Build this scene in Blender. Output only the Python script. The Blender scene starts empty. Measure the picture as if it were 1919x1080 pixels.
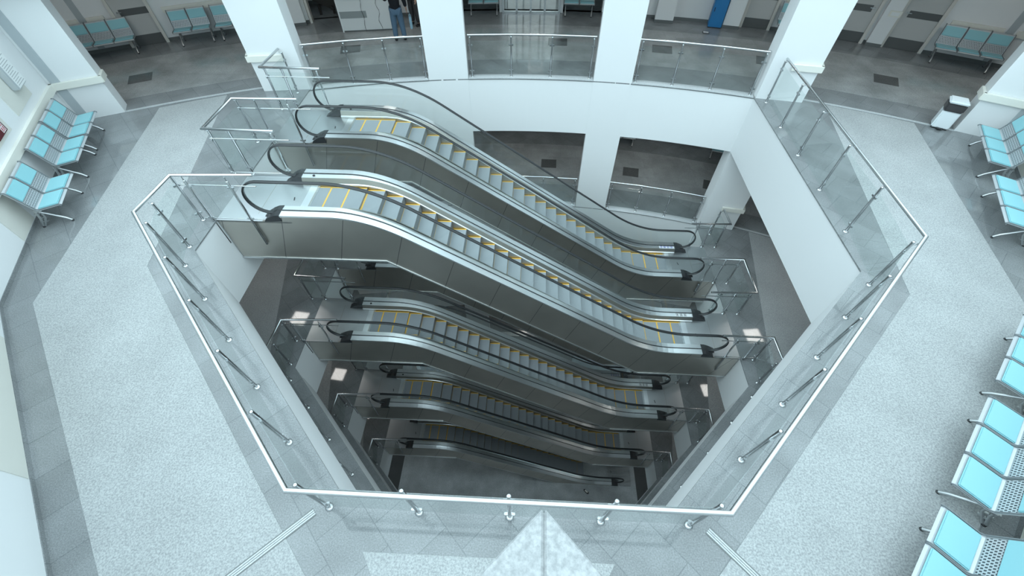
import bpy, bmesh, math, random
from mathutils import Vector, Matrix
random.seed(7)
SC = bpy.context.scene
COL = SC.collection
PI = math.pi
H = 4.681            # storey height
SOFF = 1.68          # depth of the slab edge
CX, CY = -0.1, -9.25 # centre of the curved back wall
RV, RB = 21.7, 26.8  # radius of the void edge / of the corridor's back wall

# ------------------------------------------------------------------ materials
def new_mat(name):
    m = bpy.data.materials.new(name); m.use_nodes = True
    nt = m.node_tree
    return m, nt, nt.nodes['Principled BSDF'], nt.nodes['Material Output']
def plain(name, col, rough=.5, metal=0., spec=.5, emit=None, bump=None):
    m, nt, b, o = new_mat(name)
    b.inputs['Base Color'].default_value = (*col, 1)
    b.inputs['Roughness'].default_value = rough
    b.inputs['Metallic'].default_value = metal
    b.inputs['Specular IOR Level'].default_value = spec
    if emit:
        b.inputs['Emission Color'].default_value = (*col, 1); b.inputs['Emission Strength'].default_value = emit
    tc = nt.nodes.new('ShaderNodeTexCoord'); n = nt.nodes.new('ShaderNodeTexNoise')
    n.inputs['Scale'].default_value = (bump or (14, .0))[0]
    nt.links.new(tc.outputs['Object'], n.inputs['Vector'])
    if bump and bump[1]:
        bp = nt.nodes.new('ShaderNodeBump'); bp.inputs['Strength'].default_value = bump[1]; bp.inputs['Distance'].default_value = .01
        nt.links.new(n.outputs['Fac'], bp.inputs['Height']); nt.links.new(bp.outputs['Normal'], b.inputs['Normal'])
    else:
        mr = nt.nodes.new('ShaderNodeMapRange'); mr.inputs['To Min'].default_value = max(0, rough-.03); mr.inputs['To Max'].default_value = min(1, rough+.03)
        nt.links.new(n.outputs['Fac'], mr.inputs['Value']); nt.links.new(mr.outputs['Result'], b.inputs['Roughness'])
    return m
def granite(name, lo, hi, scale, rough, tile=None, joint=(.5, .5, .5), mottle=.12, spec=.5, rot=0.):
    m, nt, b, o = new_mat(name); L = nt.links.new
    tc = nt.nodes.new('ShaderNodeTexCoord')
    n = nt.nodes.new('ShaderNodeTexNoise'); n.inputs['Scale'].default_value = scale; n.inputs['Detail'].default_value = 3; n.inputs['Roughness'].default_value = .7
    L(tc.outputs['Object'], n.inputs['Vector'])
    cr = nt.nodes.new('ShaderNodeValToRGB'); cr.color_ramp.elements[0].position = .36; cr.color_ramp.elements[1].position = .64
    cr.color_ramp.elements[0].color = (*lo, 1); cr.color_ramp.elements[1].color = (*hi, 1)
    L(n.outputs['Fac'], cr.inputs['Fac'])
    big = nt.nodes.new('ShaderNodeTexNoise'); big.inputs['Scale'].default_value = 1.3; big.inputs['Detail'].default_value = 4
    L(tc.outputs['Object'], big.inputs['Vector'])
    mr = nt.nodes.new('ShaderNodeMapRange'); mr.inputs['From Min'].default_value = .3; mr.inputs['From Max'].default_value = .7
    mr.inputs['To Min'].default_value = 1-mottle; mr.inputs['To Max'].default_value = 1+mottle
    L(big.outputs['Fac'], mr.inputs['Value'])
    mx = nt.nodes.new('ShaderNodeMix'); mx.data_type = 'RGBA'; mx.blend_type = 'MULTIPLY'; mx.inputs['Factor'].default_value = 1
    L(cr.outputs['Color'], mx.inputs['A']); L(mr.outputs['Result'], mx.inputs['B'])
    out = mx.outputs['Result']
    if tile:
        mp = nt.nodes.new('ShaderNodeMapping'); mp.inputs['Rotation'].default_value = (0, 0, rot)
        L(tc.outputs['Object'], mp.inputs['Vector'])
        br = nt.nodes.new('ShaderNodeTexBrick'); br.inputs['Scale'].default_value = 1; br.offset = .5
        br.inputs['Brick Width'].default_value = tile; br.inputs['Row Height'].default_value = tile
        br.inputs['Mortar Size'].default_value = .006; br.inputs['Mortar Smooth'].default_value = .2
        br.inputs['Color1'].default_value = (.93, .93, .93, 1); br.inputs['Color2'].default_value = (1.05, 1.05, 1.05, 1)
        br.inputs['Mortar'].default_value = (*joint, 1)
        L(mp.outputs['Vector'], br.inputs['Vector'])
        m2 = nt.nodes.new('ShaderNodeMix'); m2.data_type = 'RGBA'; m2.blend_type = 'MULTIPLY'; m2.inputs['Factor'].default_value = 1
        L(out, m2.inputs['A']); L(br.outputs['Color'], m2.inputs['B']); out = m2.outputs['Result']
    L(out, b.inputs['Base Color']); b.inputs['Roughness'].default_value = rough; b.inputs['Specular IOR Level'].default_value = spec
    return m
def glass_mat(name, tint, haze):
    m, nt, b, o = new_mat(name); L = nt.links.new
    nt.nodes.remove(b)
    t = nt.nodes.new('ShaderNodeBsdfTransparent'); t.inputs['Color'].default_value = (*tint, 1)
    g = nt.nodes.new('ShaderNodeBsdfGlossy'); g.inputs['Roughness'].default_value = .02
    f = nt.nodes.new('ShaderNodeFresnel'); f.inputs['IOR'].default_value = 1.5
    tc = nt.nodes.new('ShaderNodeTexCoord'); n = nt.nodes.new('ShaderNodeTexNoise'); n.inputs['Scale'].default_value = 3
    L(tc.outputs['Object'], n.inputs['Vector'])
    d = nt.nodes.new('ShaderNodeBsdfDiffuse'); d.inputs['Color'].default_value = (.75, .8, .8, 1)
    mh = nt.nodes.new('ShaderNodeMath'); mh.operation = 'MULTIPLY'; mh.inputs[1].default_value = haze
    L(n.outputs['Fac'], mh.inputs[0])
    ge = nt.nodes.new('ShaderNodeNewGeometry'); fm = nt.nodes.new('ShaderNodeMath'); fm.operation = 'SUBTRACT'; fm.use_clamp = True   # reflect on the outer faces only
    L(f.outputs['Fac'], fm.inputs[0]); L(ge.outputs['Backfacing'], fm.inputs[1])
    a = nt.nodes.new('ShaderNodeMixShader'); L(fm.outputs[0], a.inputs['Fac']); L(t.outputs[0], a.inputs[1]); L(g.outputs[0], a.inputs[2])
    c = nt.nodes.new('ShaderNodeMixShader'); L(mh.outputs[0], c.inputs['Fac']); L(a.outputs[0], c.inputs[1]); L(d.outputs[0], c.inputs[2])
    L(c.outputs[0], o.inputs['Surface'])
    return m
def brushed(name, col, rough, seam=None):
    m, nt, b, o = new_mat(name); L = nt.links.new
    b.inputs['Metallic'].default_value = 1; b.inputs['Roughness'].default_value = rough
    tc = nt.nodes.new('ShaderNodeTexCoord'); mp = nt.nodes.new('ShaderNodeMapping'); mp.inputs['Scale'].default_value = (1.2, 40, 40)
    n = nt.nodes.new('ShaderNodeTexNoise'); n.inputs['Scale'].default_value = 3
    L(tc.outputs['Object'], mp.inputs['Vector']); L(mp.outputs['Vector'], n.inputs['Vector'])
    mr = nt.nodes.new('ShaderNodeMapRange'); mr.inputs['To Min'].default_value = rough-.06; mr.inputs['To Max'].default_value = rough+.08
    L(n.outputs['Fac'], mr.inputs['Value']); L(mr.outputs['Result'], b.inputs['Roughness'])
    big = nt.nodes.new('ShaderNodeTexNoise'); big.inputs['Scale'].default_value = .9
    L(tc.outputs['Object'], big.inputs['Vector'])
    cr = nt.nodes.new('ShaderNodeValToRGB'); cr.color_ramp.elements[0].position = .35; cr.color_ramp.elements[1].position = .65
    cr.color_ramp.elements[0].color = (*[v*.88 for v in col], 1); cr.color_ramp.elements[1].color = (*col, 1)
    L(big.outputs['Fac'], cr.inputs['Fac']); out = cr.outputs['Color']
    if seam:   # joints between the cladding sheets
        sx = nt.nodes.new('ShaderNodeSeparateXYZ'); L(tc.outputs['Object'], sx.inputs['Vector'])
        sh = nt.nodes.new('ShaderNodeMath'); sh.operation = 'MULTIPLY_ADD'; sh.inputs[1].default_value = -.35
        L(sx.outputs['Z'], sh.inputs[0]); L(sx.outputs['X'], sh.inputs[2])
        dv = nt.nodes.new('ShaderNodeMath'); dv.operation = 'DIVIDE'; dv.inputs[1].default_value = seam; L(sh.outputs[0], dv.inputs[0])
        fr = nt.nodes.new('ShaderNodeMath'); fr.operation = 'FRACT'; L(dv.outputs[0], fr.inputs[0])
        lt = nt.nodes.new('ShaderNodeMath'); lt.operation = 'LESS_THAN'; lt.inputs[1].default_value = .012; L(fr.outputs[0], lt.inputs[0])
        mx = nt.nodes.new('ShaderNodeMix'); mx.data_type = 'RGBA'; mx.inputs['B'].default_value = (.22, .21, .2, 1)
        L(lt.outputs[0], mx.inputs['Factor']); L(out, mx.inputs['A']); out = mx.outputs['Result']
    L(out, b.inputs['Base Color'])
    return m
def ribbed(name, lo, hi, axis, pitch, rough=.45, metal=0.):
    m, nt, b, o = new_mat(name); L = nt.links.new
    tc = nt.nodes.new('ShaderNodeTexCoord'); sx = nt.nodes.new('ShaderNodeSeparateXYZ'); L(tc.outputs['Object'], sx.inputs['Vector'])
    dv = nt.nodes.new('ShaderNodeMath'); dv.operation = 'DIVIDE'; dv.inputs[1].default_value = pitch; L(sx.outputs[axis], dv.inputs[0])
    fr = nt.nodes.new('ShaderNodeMath'); fr.operation = 'FRACT'; L(dv.outputs[0], fr.inputs[0])
    lt = nt.nodes.new('ShaderNodeMath'); lt.operation = 'LESS_THAN'; lt.inputs[1].default_value = .4; L(fr.outputs[0], lt.inputs[0])
    mx = nt.nodes.new('ShaderNodeMix'); mx.data_type = 'RGBA'; mx.inputs['A'].default_value = (*hi, 1); mx.inputs['B'].default_value = (*lo, 1)
    L(lt.outputs[0], mx.inputs['Factor']); L(mx.outputs['Result'], b.inputs['Base Color'])
    b.inputs['Roughness'].default_value = rough; b.inputs['Metallic'].default_value = metal
    return m
def perforated(name, col, dark, px, pz):
    m, nt, b, o = new_mat(name); L = nt.links.new
    tc = nt.nodes.new('ShaderNodeTexCoord'); sx = nt.nodes.new('ShaderNodeSeparateXYZ'); L(tc.outputs['Object'], sx.inputs['Vector'])
    def math_(op, a, bb=None):
        n = nt.nodes.new('ShaderNodeMath'); n.operation = op
        for i, v in enumerate((a, bb)):
            if v is None: continue
            if isinstance(v, (int, float)): n.inputs[i].default_value = v
            else: L(v, n.inputs[i])
        return n.outputs[0]
    u = math_('DIVIDE', sx.outputs['X'], px); v = math_('DIVIDE', sx.outputs['Z'], pz)
    row = math_('MODULO', math_('FLOOR', v), 2.)
    u2 = math_('ADD', u, math_('MULTIPLY', row, .5))
    fu = math_('ABSOLUTE', math_('SUBTRACT', math_('FRACT', u2), .5)); fv = math_('ABSOLUTE', math_('SUBTRACT', math_('FRACT', v), .5))
    hole = math_('MULTIPLY', math_('LESS_THAN', fu, .24), math_('LESS_THAN', fv, .36))
    mx = nt.nodes.new('ShaderNodeMix'); mx.data_type = 'RGBA'; mx.inputs['A'].default_value = (*col, 1); mx.inputs['B'].default_value = (*dark, 1)
    L(hole, mx.inputs['Factor']); L(mx.outputs['Result'], b.inputs['Base Color']); b.inputs['Roughness'].default_value = .45; b.inputs['Metallic'].default_value = .3
    return m

M = dict(
    white=plain('white_wall_paint', (.75, .76, .765), .6, spec=.3),
    beige=plain('beige_textured_wall_covering', (.66, .65, .60), .8, bump=(55, .25)),
    cream=plain('cream_bumper_plastic', (.76, .75, .69), .4),
    greystrip=plain('grey_joint_cover', (.42, .46, .48), .45),
    ceiling=plain('white_soffit_paint', (.74, .75, .75), .7),
    light=granite('light_speckled_granite', (.26, .27, .275), (.43, .445, .445), 46, .5, mottle=.07, spec=.3),
    dark=granite('grey_polished_granite', (.17, .18, .185), (.265, .276, .282), 60, .06, tile=.62, joint=(.72, .74, .75), mottle=.16, rot=PI/4),
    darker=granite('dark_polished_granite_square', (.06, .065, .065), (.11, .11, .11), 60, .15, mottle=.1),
    corr=granite('corridor_granite', (.25, .26, .26), (.38, .39, .39), 55, .09, tile=.62, joint=(.85, .86, .87), mottle=.2),
    sill=granite('pale_granite_kerb', (.40, .42, .43), (.55, .57, .58), 60, .25, mottle=.05),
    ground=granite('ground_floor_granite', (.30, .32, .325), (.50, .52, .53), 40, .3, tile=.6, joint=(.9, .9, .9), mottle=.2),
    ledge=granite('mottled_granite_ledge', (.25, .26, .265), (.37, .38, .385), 60, .4, mottle=.08, spec=.4),
    ledgejoint=plain('pale_ledge_joint', (.55, .57, .57), .5),
    steel=brushed('polished_stainless_tube', (.63, .65, .66), .2),
    brightsteel=brushed('bright_deck_aluminium', (.86, .89, .91), .3),
    truss=brushed('brushed_steel_cladding', (.60, .575, .53), .40, seam=1.25),
    skirt=brushed('brushed_skirt_panel', (.50, .48, .44), .36),
    plate=brushed('landing_plate_steel', (.66, .69, .71), .36),
    comb=brushed('comb_plate_aluminium', (.88, .92, .95), .3),
    rubber=plain('black_handrail_rubber', (.018, .02, .022), .32),
    cap=plain('black_inlet_plastic', (.025, .027, .03), .4),
    tread=ribbed('ribbed_step_tread', (.17, .185, .20), (.30, .325, .345), 'Y', .018),
    riser=ribbed('ribbed_step_riser', (.10, .11, .115), (.20, .21, .215), 'Y', .018),
    yellow=plain('yellow_step_edge', (.75, .43, .06), .5),
    glass=glass_mat('clear_guard_glass', (.955, .975, .97), .035),
    vinyl=plain('cyan_vinyl_pad', (.26, .53, .58), .42, bump=(90, .04)),
    shell=plain('silver_grey_seat_shell', (.52, .55, .57), .38, metal=.35),
    rim=plain('dark_grey_seat_edge', (.16, .18, .19), .4),
    perf=perforated('perforated_seat_steel', (.55, .58, .60), (.06, .07, .08), .04, .032),
    alu=brushed('cast_aluminium_leg', (.66, .68, .69), .32),
    door=plain('grey_door_leaf', (.50, .50, .49), .45),
    doorband=plain('dark_door_plate', (.10, .105, .105), .4),
    frame=plain('pale_door_frame', (.62, .60, .56), .5),
    skirting=plain('dark_skirting_tile', (.13, .14, .14), .3),
    black=plain('black_plastic', (.012, .012, .014), .4),
    darkwood=plain('dark_brown_board', (.028, .024, .02), .5),
    blue=plain('blue_cabinet_paint', (.02, .19, .45), .4),
    desk=plain('white_desk_laminate', (.72, .74, .74), .35),
    desktop=plain('dark_green_grey_desktop', (.13, .15, .14), .3),
    deskband=plain('grey_desk_band', (.30, .33, .33), .3),
    denim=plain('blue_denim', (.10, .17, .25), .85),
    knit=plain('black_knit', (.010, .011, .016), .9),
    skin=plain('skin', (.55, .34, .26), .5),
    hair=plain('black_hair', (.012, .010, .009), .5),
    bag=plain('pale_blue_carrier_bag', (.36, .55, .66), .4),
    binwhite=plain('white_bin_plastic', (.74, .78, .80), .35),
    liner=plain('black_bin_liner', (.05, .048, .05), .25, bump=(30, .6)),
    red=plain('dark_red_sign', (.10, .006, .010), .3),
    redink=plain('red_ink', (.50, .03, .06), .5),
    pale=plain('white_label', (.78, .80, .80), .5),
    ink=plain('grey_print', (.42, .44, .45), .6),
    blueink=plain('blue_print', (.10, .12, .42), .5),
    blackink=plain('dark_print', (.05, .05, .06), .5),
    lamp=plain('ceiling_light_diffuser', (1., .98, .93), .5, emit=14),
    day=plain('daylit_glazing', (.72, .84, .86), .5, emit=1.1),
)

# ------------------------------------------------------------------ mesh builder
class MB:
    def __init__(s): s.v = []; s.f = []; s.m = []; s.mats = []; s.smooth = []
    def mi(s, mat):
        if mat not in s.mats: s.mats.append(mat)
        return s.mats.index(mat)
    def add(s, vs, fs, mat, smooth=False):
        o = len(s.v); k = s.mi(mat); s.v += [tuple(p) for p in vs]
        for f in fs: s.f.append([i+o for i in f]); s.m.append(k); s.smooth.append(smooth)
    def box(s, x0, x1, y0, y1, z0, z1, mat, mtx=None):
        vs = [Vector((x, y, z)) for z in (z0, z1) for y in (y0, y1) for x in (x0, x1)]
        if mtx is not None: vs = [mtx @ v for v in vs]
        s.add(vs, [(0, 2, 3, 1), (4, 5, 7, 6), (0, 1, 5, 4), (2, 6, 7, 3), (0, 4, 6, 2), (1, 3, 7, 5)], mat)
    def prism(s, poly, z0, z1, mat, side=None, bottom=None):
        n = len(poly)
        a = sum(poly[i][0]*poly[(i+1) % n][1]-poly[(i+1) % n][0]*poly[i][1] for i in range(n))
        if a < 0: poly = poly[::-1]
        vs = [(x, y, z0) for x, y in poly]+[(x, y, z1) for x, y in poly]
        s.add(vs, [tuple(range(n))[::-1]], M[bottom] if bottom else mat)
        o = len(s.v)-2*n
        s.f.append([o+n+i for i in range(n)]); s.m.append(s.mi(mat)); s.smooth.append(False)
        k = s.mi(M[side]) if side else s.mi(mat)
        for i in range(n):
            j = (i+1) % n; s.f.append([o+i, o+j, o+n+j, o+n+i]); s.m.append(k); s.smooth.append(False)
    def xz(s, poly, y0, y1, mat):   # outline in the x-z plane given a width along y
        n = len(poly)
        a = sum(poly[i][0]*poly[(i+1) % n][1]-poly[(i+1) % n][0]*poly[i][1] for i in range(n))
        if a < 0: poly = poly[::-1]
        vs = [(x, y0, z) for x, z in poly]+[(x, y1, z) for x, z in poly]
        fs = [tuple(range(n)), tuple(range(2*n-1, n-1, -1))]+[((i+1) % n, i, n+i, n+(i+1) % n) for i in range(n)]
        s.add(vs, fs, mat)
    def tube(s, pts, r, mat, n=10, ell=None, side=None):
        pts = [Vector(p) for p in pts]; rings = []
        up = Vector((0, 0, 1))
        for i, p in enumerate(pts):
            a = (pts[i]-pts[i-1]).normalized() if i else None
            b = (pts[i+1]-pts[i]).normalized() if i < len(pts)-1 else None
            t = (a+b).normalized() if a and b and (a+b).length > 1e-6 else (a or b)
            k = 1.
            if a and b: k = 1/max(.35, math.cos(a.angle(b)/2))
            if side is not None: sd = Vector(side)
            else:
                sd = t.cross(up)
                sd = sd.normalized() if sd.length > 1e-3 else Vector((1, 0, 0))
            nn = sd.cross(t).normalized()
            ra, rb = (ell or (r, r))
            # stretch in the plane of the bend
            ks = kn = 1.
            if a and b and a.angle(b) > 1e-3:
                bend = (b-a).normalized()
                ks = 1+(k-1)*abs(bend.dot(sd)); kn = 1+(k-1)*abs(bend.dot(nn))
            rings.append([p+sd*(ra*ks*math.cos(2*PI*j/n))+nn*(rb*kn*math.sin(2*PI*j/n)) for j in range(n)])
        vs = [v for rg in rings for v in rg]; fs = []
        for i in range(len(rings)-1):
            for j in range(n):
                j2 = (j+1) % n; fs.append((i*n+j, (i+1)*n+j, (i+1)*n+j2, i*n+j2))
        s.add(vs, fs, mat, True)
        s.add(rings[0], [tuple(range(n))], mat); s.add(rings[-1], [tuple(range(n))[::-1]], mat)
    def sweep(s, path, sec, mat, smooth=False):   # section (y, dz) carried along a path of (x, z)
        n = len(sec); vs = [(x, y, z+dz) for x, z in path for y, dz in sec]; fs = []
        for i in range(len(path)-1):
            for j in range(n):
                j2 = (j+1) % n; fs.append((i*n+j, i*n+j2, (i+1)*n+j2, (i+1)*n+j))
        fs += [tuple(range(n))[::-1], tuple((len(path)-1)*n+j for j in range(n))]
        s.add(vs, fs, mat, smooth)
    def lathe(s, prof, mat, c=(0, 0, 0), n=16):
        vs = [(c[0]+r*math.cos(2*PI*j/n), c[1]+r*math.sin(2*PI*j/n), c[2]+z) for r, z in prof for j in range(n)]; fs = []
        for i in range(len(prof)-1):
            for j in range(n):
                j2 = (j+1) % n; fs.append((i*n+j, i*n+j2, (i+1)*n+j2, (i+1)*n+j))
        fs += [tuple(range(n))[::-1], tuple((len(prof)-1)*n+j for j in range(n))]
        s.add(vs, fs, mat, True)
    def mesh(s, name, bevel=0.):
        me = bpy.data.meshes.new(name); me.from_pydata(s.v, [], s.f)
        for m in s.mats: me.materials.append(m)
        for p, k, sm in zip(me.polygons, s.m, s.smooth): p.material_index = k; p.use_smooth = sm
        bm = bmesh.new(); bm.from_mesh(me); bmesh.ops.recalc_face_normals(bm, faces=bm.faces)
        if bevel:
            ed = [e for e in bm.edges if len(e.link_faces) == 2 and e.calc_face_angle(0) > .6]
            bmesh.ops.bevel(bm, geom=ed, offset=bevel, segments=2, affect='EDGES', clamp_overlap=True)
        bm.to_mesh(me); bm.free(); me.update()
        return me
    def build(s, name, parent=None, bevel=0.): return link(name, s.mesh(name, bevel), parent)
def link(name, data, parent=None, loc=None, rotz=None):
    o = bpy.data.objects.new(name, data); COL.objects.link(o)
    if parent: o.parent = parent
    if loc is not None: o.location = loc
    if rotz is not None: o.rotation_euler = (0, 0, rotz)
    return o
def tag(o, label, cat, group=None):
    o['label'] = label; o['category'] = cat
    if group: o['group'] = group
    return o
def thing(name, label, cat, loc=(0, 0, 0), rotz=0., group=None):
    return tag(link(name, None, None, loc, rotz), label, cat, group)
def struct(o): o['kind'] = 'structure'; return o
def copy_tree(o, parent=None):
    c = o.copy(); COL.objects.link(c); c.parent = parent
    for ch in KIDS(o): copy_tree(ch, c)
    return c
def KIDS(o): return [x for x in bpy.data.objects if x.parent == o]

# ------------------------------------------------------------------ plan
def rp(R, x):     # point on the circle of radius R at a given x
    return (x, CY+math.sqrt(R*R-(x-CX)**2))
def ra(R, a): return (CX+R*math.sin(a), CY+R*math.cos(a))
def ang(x, R): return math.asin((x-CX)/R)
def arc(R, a0, a1, n=24): return [ra(R, a0+(a1-a0)*i/n) for i in range(n+1)]
XL, XR = -6.35, 6.03
FL, FR = (-2.31, 1.24), (1.97, 1.24)
A_L, A_R = ang(XL, RV), ang(XR, RV)
VOID = [FL, FR, (XR, 5.30)]+arc(RV, A_R, A_L, 30)+[(XL, 5.28)]
WL0 = (-8.97, 3.82); WLC = (-11.76, 9.66)      # left wall: corner and meeting with the pillar
WR0 = (8.63, 3.82); WRC = (11.36, 9.62)
PL, PR = (-10.85, 10.16), (10.45, 10.12)
A_END = math.radians(38)
OUT = [(-2.0, -3.3), (-9.2, 3.75), (-11.98, 9.6), (-13.2, 9.2)]+arc(27.2, -A_END, A_END, 40)+[(12.9, 9.2), (11.6, 9.55), (8.86, 3.75), (1.65, -3.3)]
def slab(name, outer, holes, z0, z1, mat):
    cu = bpy.data.curves.new(name+'_outline', 'CURVE'); cu.dimensions = '2D'; cu.fill_mode = 'BOTH'
    cu.extrude = (z1-z0)/2
    for lp in [outer]+holes:
        sp = cu.splines.new('POLY'); sp.points.add(len(lp)-1)
        for p, q in zip(sp.points, lp): p.co = (q[0], q[1], 0, 1)
        sp.use_cyclic_u = True
    ob = bpy.data.objects.new(name+'_outline', cu); COL.objects.link(ob)
    dg = bpy.context.evaluated_depsgraph_get()
    me = bpy.data.meshes.new_from_object(ob.evaluated_get(dg)); me.name = name
    bpy.data.objects.remove(ob); bpy.data.curves.remove(cu)
    me.transform(Matrix.Translation((0, 0, (z0+z1)/2))); me.materials.clear(); me.materials.append(mat)
    for p in me.polygons: p.use_smooth = False
    return struct(link(name, me))
def inset(poly, d):   # push the void outline outwards by d
    n = len(poly); res = []
    for i in range(n):
        p0, p1, p2 = Vector(poly[i-1]), Vector(poly[i]), Vector(poly[(i+1) % n])
        e1 = (p1-p0).normalized(); e2 = (p2-p1).normalized()
        n1 = Vector((e1.y, -e1.x)); n2 = Vector((e2.y, -e2.x)); b = (n1+n2).normalized()
        res.append(tuple(p1+b*(d/max(.4, b.dot(n1)))))
    return res
KERB = inset(VOID, .13)
S13 = math.tan(math.radians(12.6))
def strips(z):
    """light granite bands laid into the grey floor"""
    t = .004
    def lay(poly, mat): b = MB(); b.prism(poly, z, z+t, mat); struct(b.build('floor'))
    
    lay([(-1.2, -.98+.1), (-7.02, 4.84), (-8.55, 11.16), (-9.3, 10.82), (-10.06, 10.41), (-8.50, 3.92), (-2.2, -2.38)], M['light'])
    lay([(.86, -.98+.1), (6.62, 4.80), (7.78, 11.28), (8.7, 10.89), (9.66, 10.43), (8.28, 3.92), (1.9, -2.46)], M['light'])
    lay([(-1.82, .58), (1.13, .60), (.35, -.6), (-1.0, -.6)], M['light'])
    # corridor band beyond the movement joint
    b = MB(); a0, a1 = -A_END+.02, A_END-.02
    q = arc(22.95, a0, a1, 60)+arc(25.7, a1, a0, 60)
    vs = [(x, y, zz) for zz in (z, z+t) for x, y in q]; n = 61; fs = []
    N = len(q)
    for i in range(60): fs.append((N+i, N+i+1, N+N-2-i, N+N-1-i)); fs.append((i, N-1-i, N-2-i, i+1))
    for i in range(N): j = (i+1) % N; fs.append((i, j, N+j, N+i))
    b.add(vs, fs, M['corr']); struct(b.build('floor'))
    # dark squares let into the band
    for x, R in ((-11.6, 24.2), (-5.95, 24.2), (.73, 24.3), (4.05, 24.2), (10.1, 24.25), (-8.1, 24.2), (7.1, 24.2)):
        b = MB(); p = rp(R, x); mt = Matrix.Translation((*p, 0)) @ Matrix.Rotation(-ang(x, R), 4, 'Z')
        b.box(-.31, .31, -.29, .29, z+t, z+t+.003, M['darker'], mt); struct(b.build('floor'))
def side_profile_joint(z):
    # pale movement joint between the bays and the corridor, and two joints at the front corners
    for a0, a1, R in ((ang(PL[0], 22.2), ang(-7.6, 22.16), 22.17), (ang(7.3, 22.0), ang(PR[0], 22.0), 22.02)):
        b = MB(); q = arc(R, a0, a1, 10)+arc(R+.07, a1, a0, 10); b.prism(q, z, z+.012, M['sill']); struct(b.build('trim_1'))
    for p, d in (((-2.53, .97), (-.72, -.69)), ((2.28, 1.0), (.70, -.71))):
        a = math.atan2(d[1], d[0]); mt = Matrix.Translation((p[0], p[1], z)) @ Matrix.Rotation(a, 4, 'Z')
        b = MB()
        for k in (-1, 0, 1): b.box(0, 2.6, k*.026-.009, k*.026+.009, .0, .009, M['sill'], mt)
        b.box(0, 2.6, -.05, .05, -.002, .005, M['skirting'], mt)
        struct(b.build('trim_2'))

for k in range(5):
    z = -k*H
    holes = [VOID] if k < 4 else []
    slab('floor', OUT, holes, z-.03, z, M['dark'])
    if k < 4:
        slab('ceiling', OUT, [inset(VOID, .012)], z-SOFF, z-.03, M['white'])
        for x0, x1 in ((-6.3, -3.06), (-1.91, 1.70), (2.80, 6.0)):
            b = MB(); a0, a1 = ang(x0, RV), ang(x1, RV); b.prism(arc(RV-.012, a0, a1, 8)+arc(RV+.24, a1, a0, 8), z, z+.012, M['sill']); struct(b.build('trim_3'))
    if k < 4: strips(z)
    if k < 2: side_profile_joint(z)
# slab above the corridor of the topmost storey seen
for nm, z0 in (('ceiling', H-SOFF),):
    slab(nm, arc(RV, -A_END, A_END, 40)+arc(27.2, A_END, -A_END, 40), [], z0, H, M['ceiling'])

# walls of the two sides ------------------------------------------------------
ZB, ZT = -4*H, 3.2
def wall(name, p, q, th, z0, z1, mat, parent=None):
    """wall face from p to q, thickness on the right-hand side of p->q"""
    d = (Vector(q)-Vector(p)).normalized(); n = Vector((d.y, -d.x))*th
    b = MB(); b.prism([p, q, tuple(Vector(q)+n), tuple(Vector(p)+n)], z0, z1, mat)
    return struct(b.build(name, parent))
wall('wall_left', WL0, (-1.9, -3.25), .25, ZB, ZT, M['white'])
wall('wall_left', WLC, WL0, .25, ZB, ZT, M['white'])
wall('wall_right', (1.56, -3.25), WR0, .25, ZB, ZT, M['white'])
wall('wall_right', WR0, WRC, .25, ZB, ZT, M['white'])
wall('wall_front', (-2.2, -3.2), (1.9, -3.2), .2, ZB, H, M['white'])
def side_dir(p, q): return (Vector(q)-Vector(p)).normalized()
def on_wall(p, d, n, u0, u1, z0, z1, t, mat, name, b=None):
    """box on a wall face: u along the wall, thickness t proud of it"""
    mt = Matrix(((d.x, n.x, 0, p[0]), (d.y, n.y, 0, p[1]), (0, 0, 1, 0), (0, 0, 0, 1)))
    own = b is None
    if own: b = MB()
    b.box(u0, u1, 0, t, z0, z1, mat, mt)
    return b.build(name) if own else b
dL = side_dir(WL0, WLC); nL = Vector((dL.y, -dL.x))
dR = side_dir(WR0, WRC); nR = Vector((-dR.y, dR.x))
dLd = Vector((1, -1)).normalized(); nLd = Vector((1, 1)).normalized()
dRd = Vector((-1, -1)).normalized(); nRd = Vector((-1, 1)).normalized()
lenL = (Vector(WLC)-Vector(WL0)).length; lenR = (Vector(WRC)-Vector(WR0)).length
for k in range(0, 2):
    z = -k*H
    # skirting
    for p, d, n, u0, u1, nm in ((WL0, dL, nL, 0, lenL, 'left'), (WL0, dLd, nLd, 0, 9.9, 'left'), (WR0, dR, nR, 0, lenR, 'right'), (WR0, dRd, nRd, 0, 9.9, 'right')):
        struct(on_wall(p, d, n, u0, u1, z, z+.07, .012, M['dark'], 'baseboard_'+nm))
    if k: continue
    # cream bumper rail
    struct(on_wall(WL0, dL, nL, 1.0, lenL, .80, .96, .07, M['cream'], 'trim_4'))
    struct(on_wall(WR0, dR, nR, 1.0, lenR, .80, .96, .07, M['cream'], 'trim_4'))
    # beige textured wall fields
    for u0, u1, z0, z1 in ((1.62, 2.33, .09, .78), (2.9, 4.02, 1.12, 2.9), (4.55, 5.6, 1.13, 2.9)):
        struct(on_wall(WL0, dL, nL, u0, u1, z0, z1, .012, M['beige'], 'trim_5'))
    struct(on_wall(WL0, dLd, nLd, .93, 3.78, .09, 2.6, .012, M['beige'], 'trim_5'))
    for u0, u1 in ((1.6, 3.1), (4.6, 5.9)): struct(on_wall(WR0, dR, nR, u0, u1, .09, .78, .012, M['beige'], 'trim_5'))
    struct(on_wall(WR0, dRd, nRd, .6, 4.2, .09, 2.6, .012, M['beige'], 'trim_5'))

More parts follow.
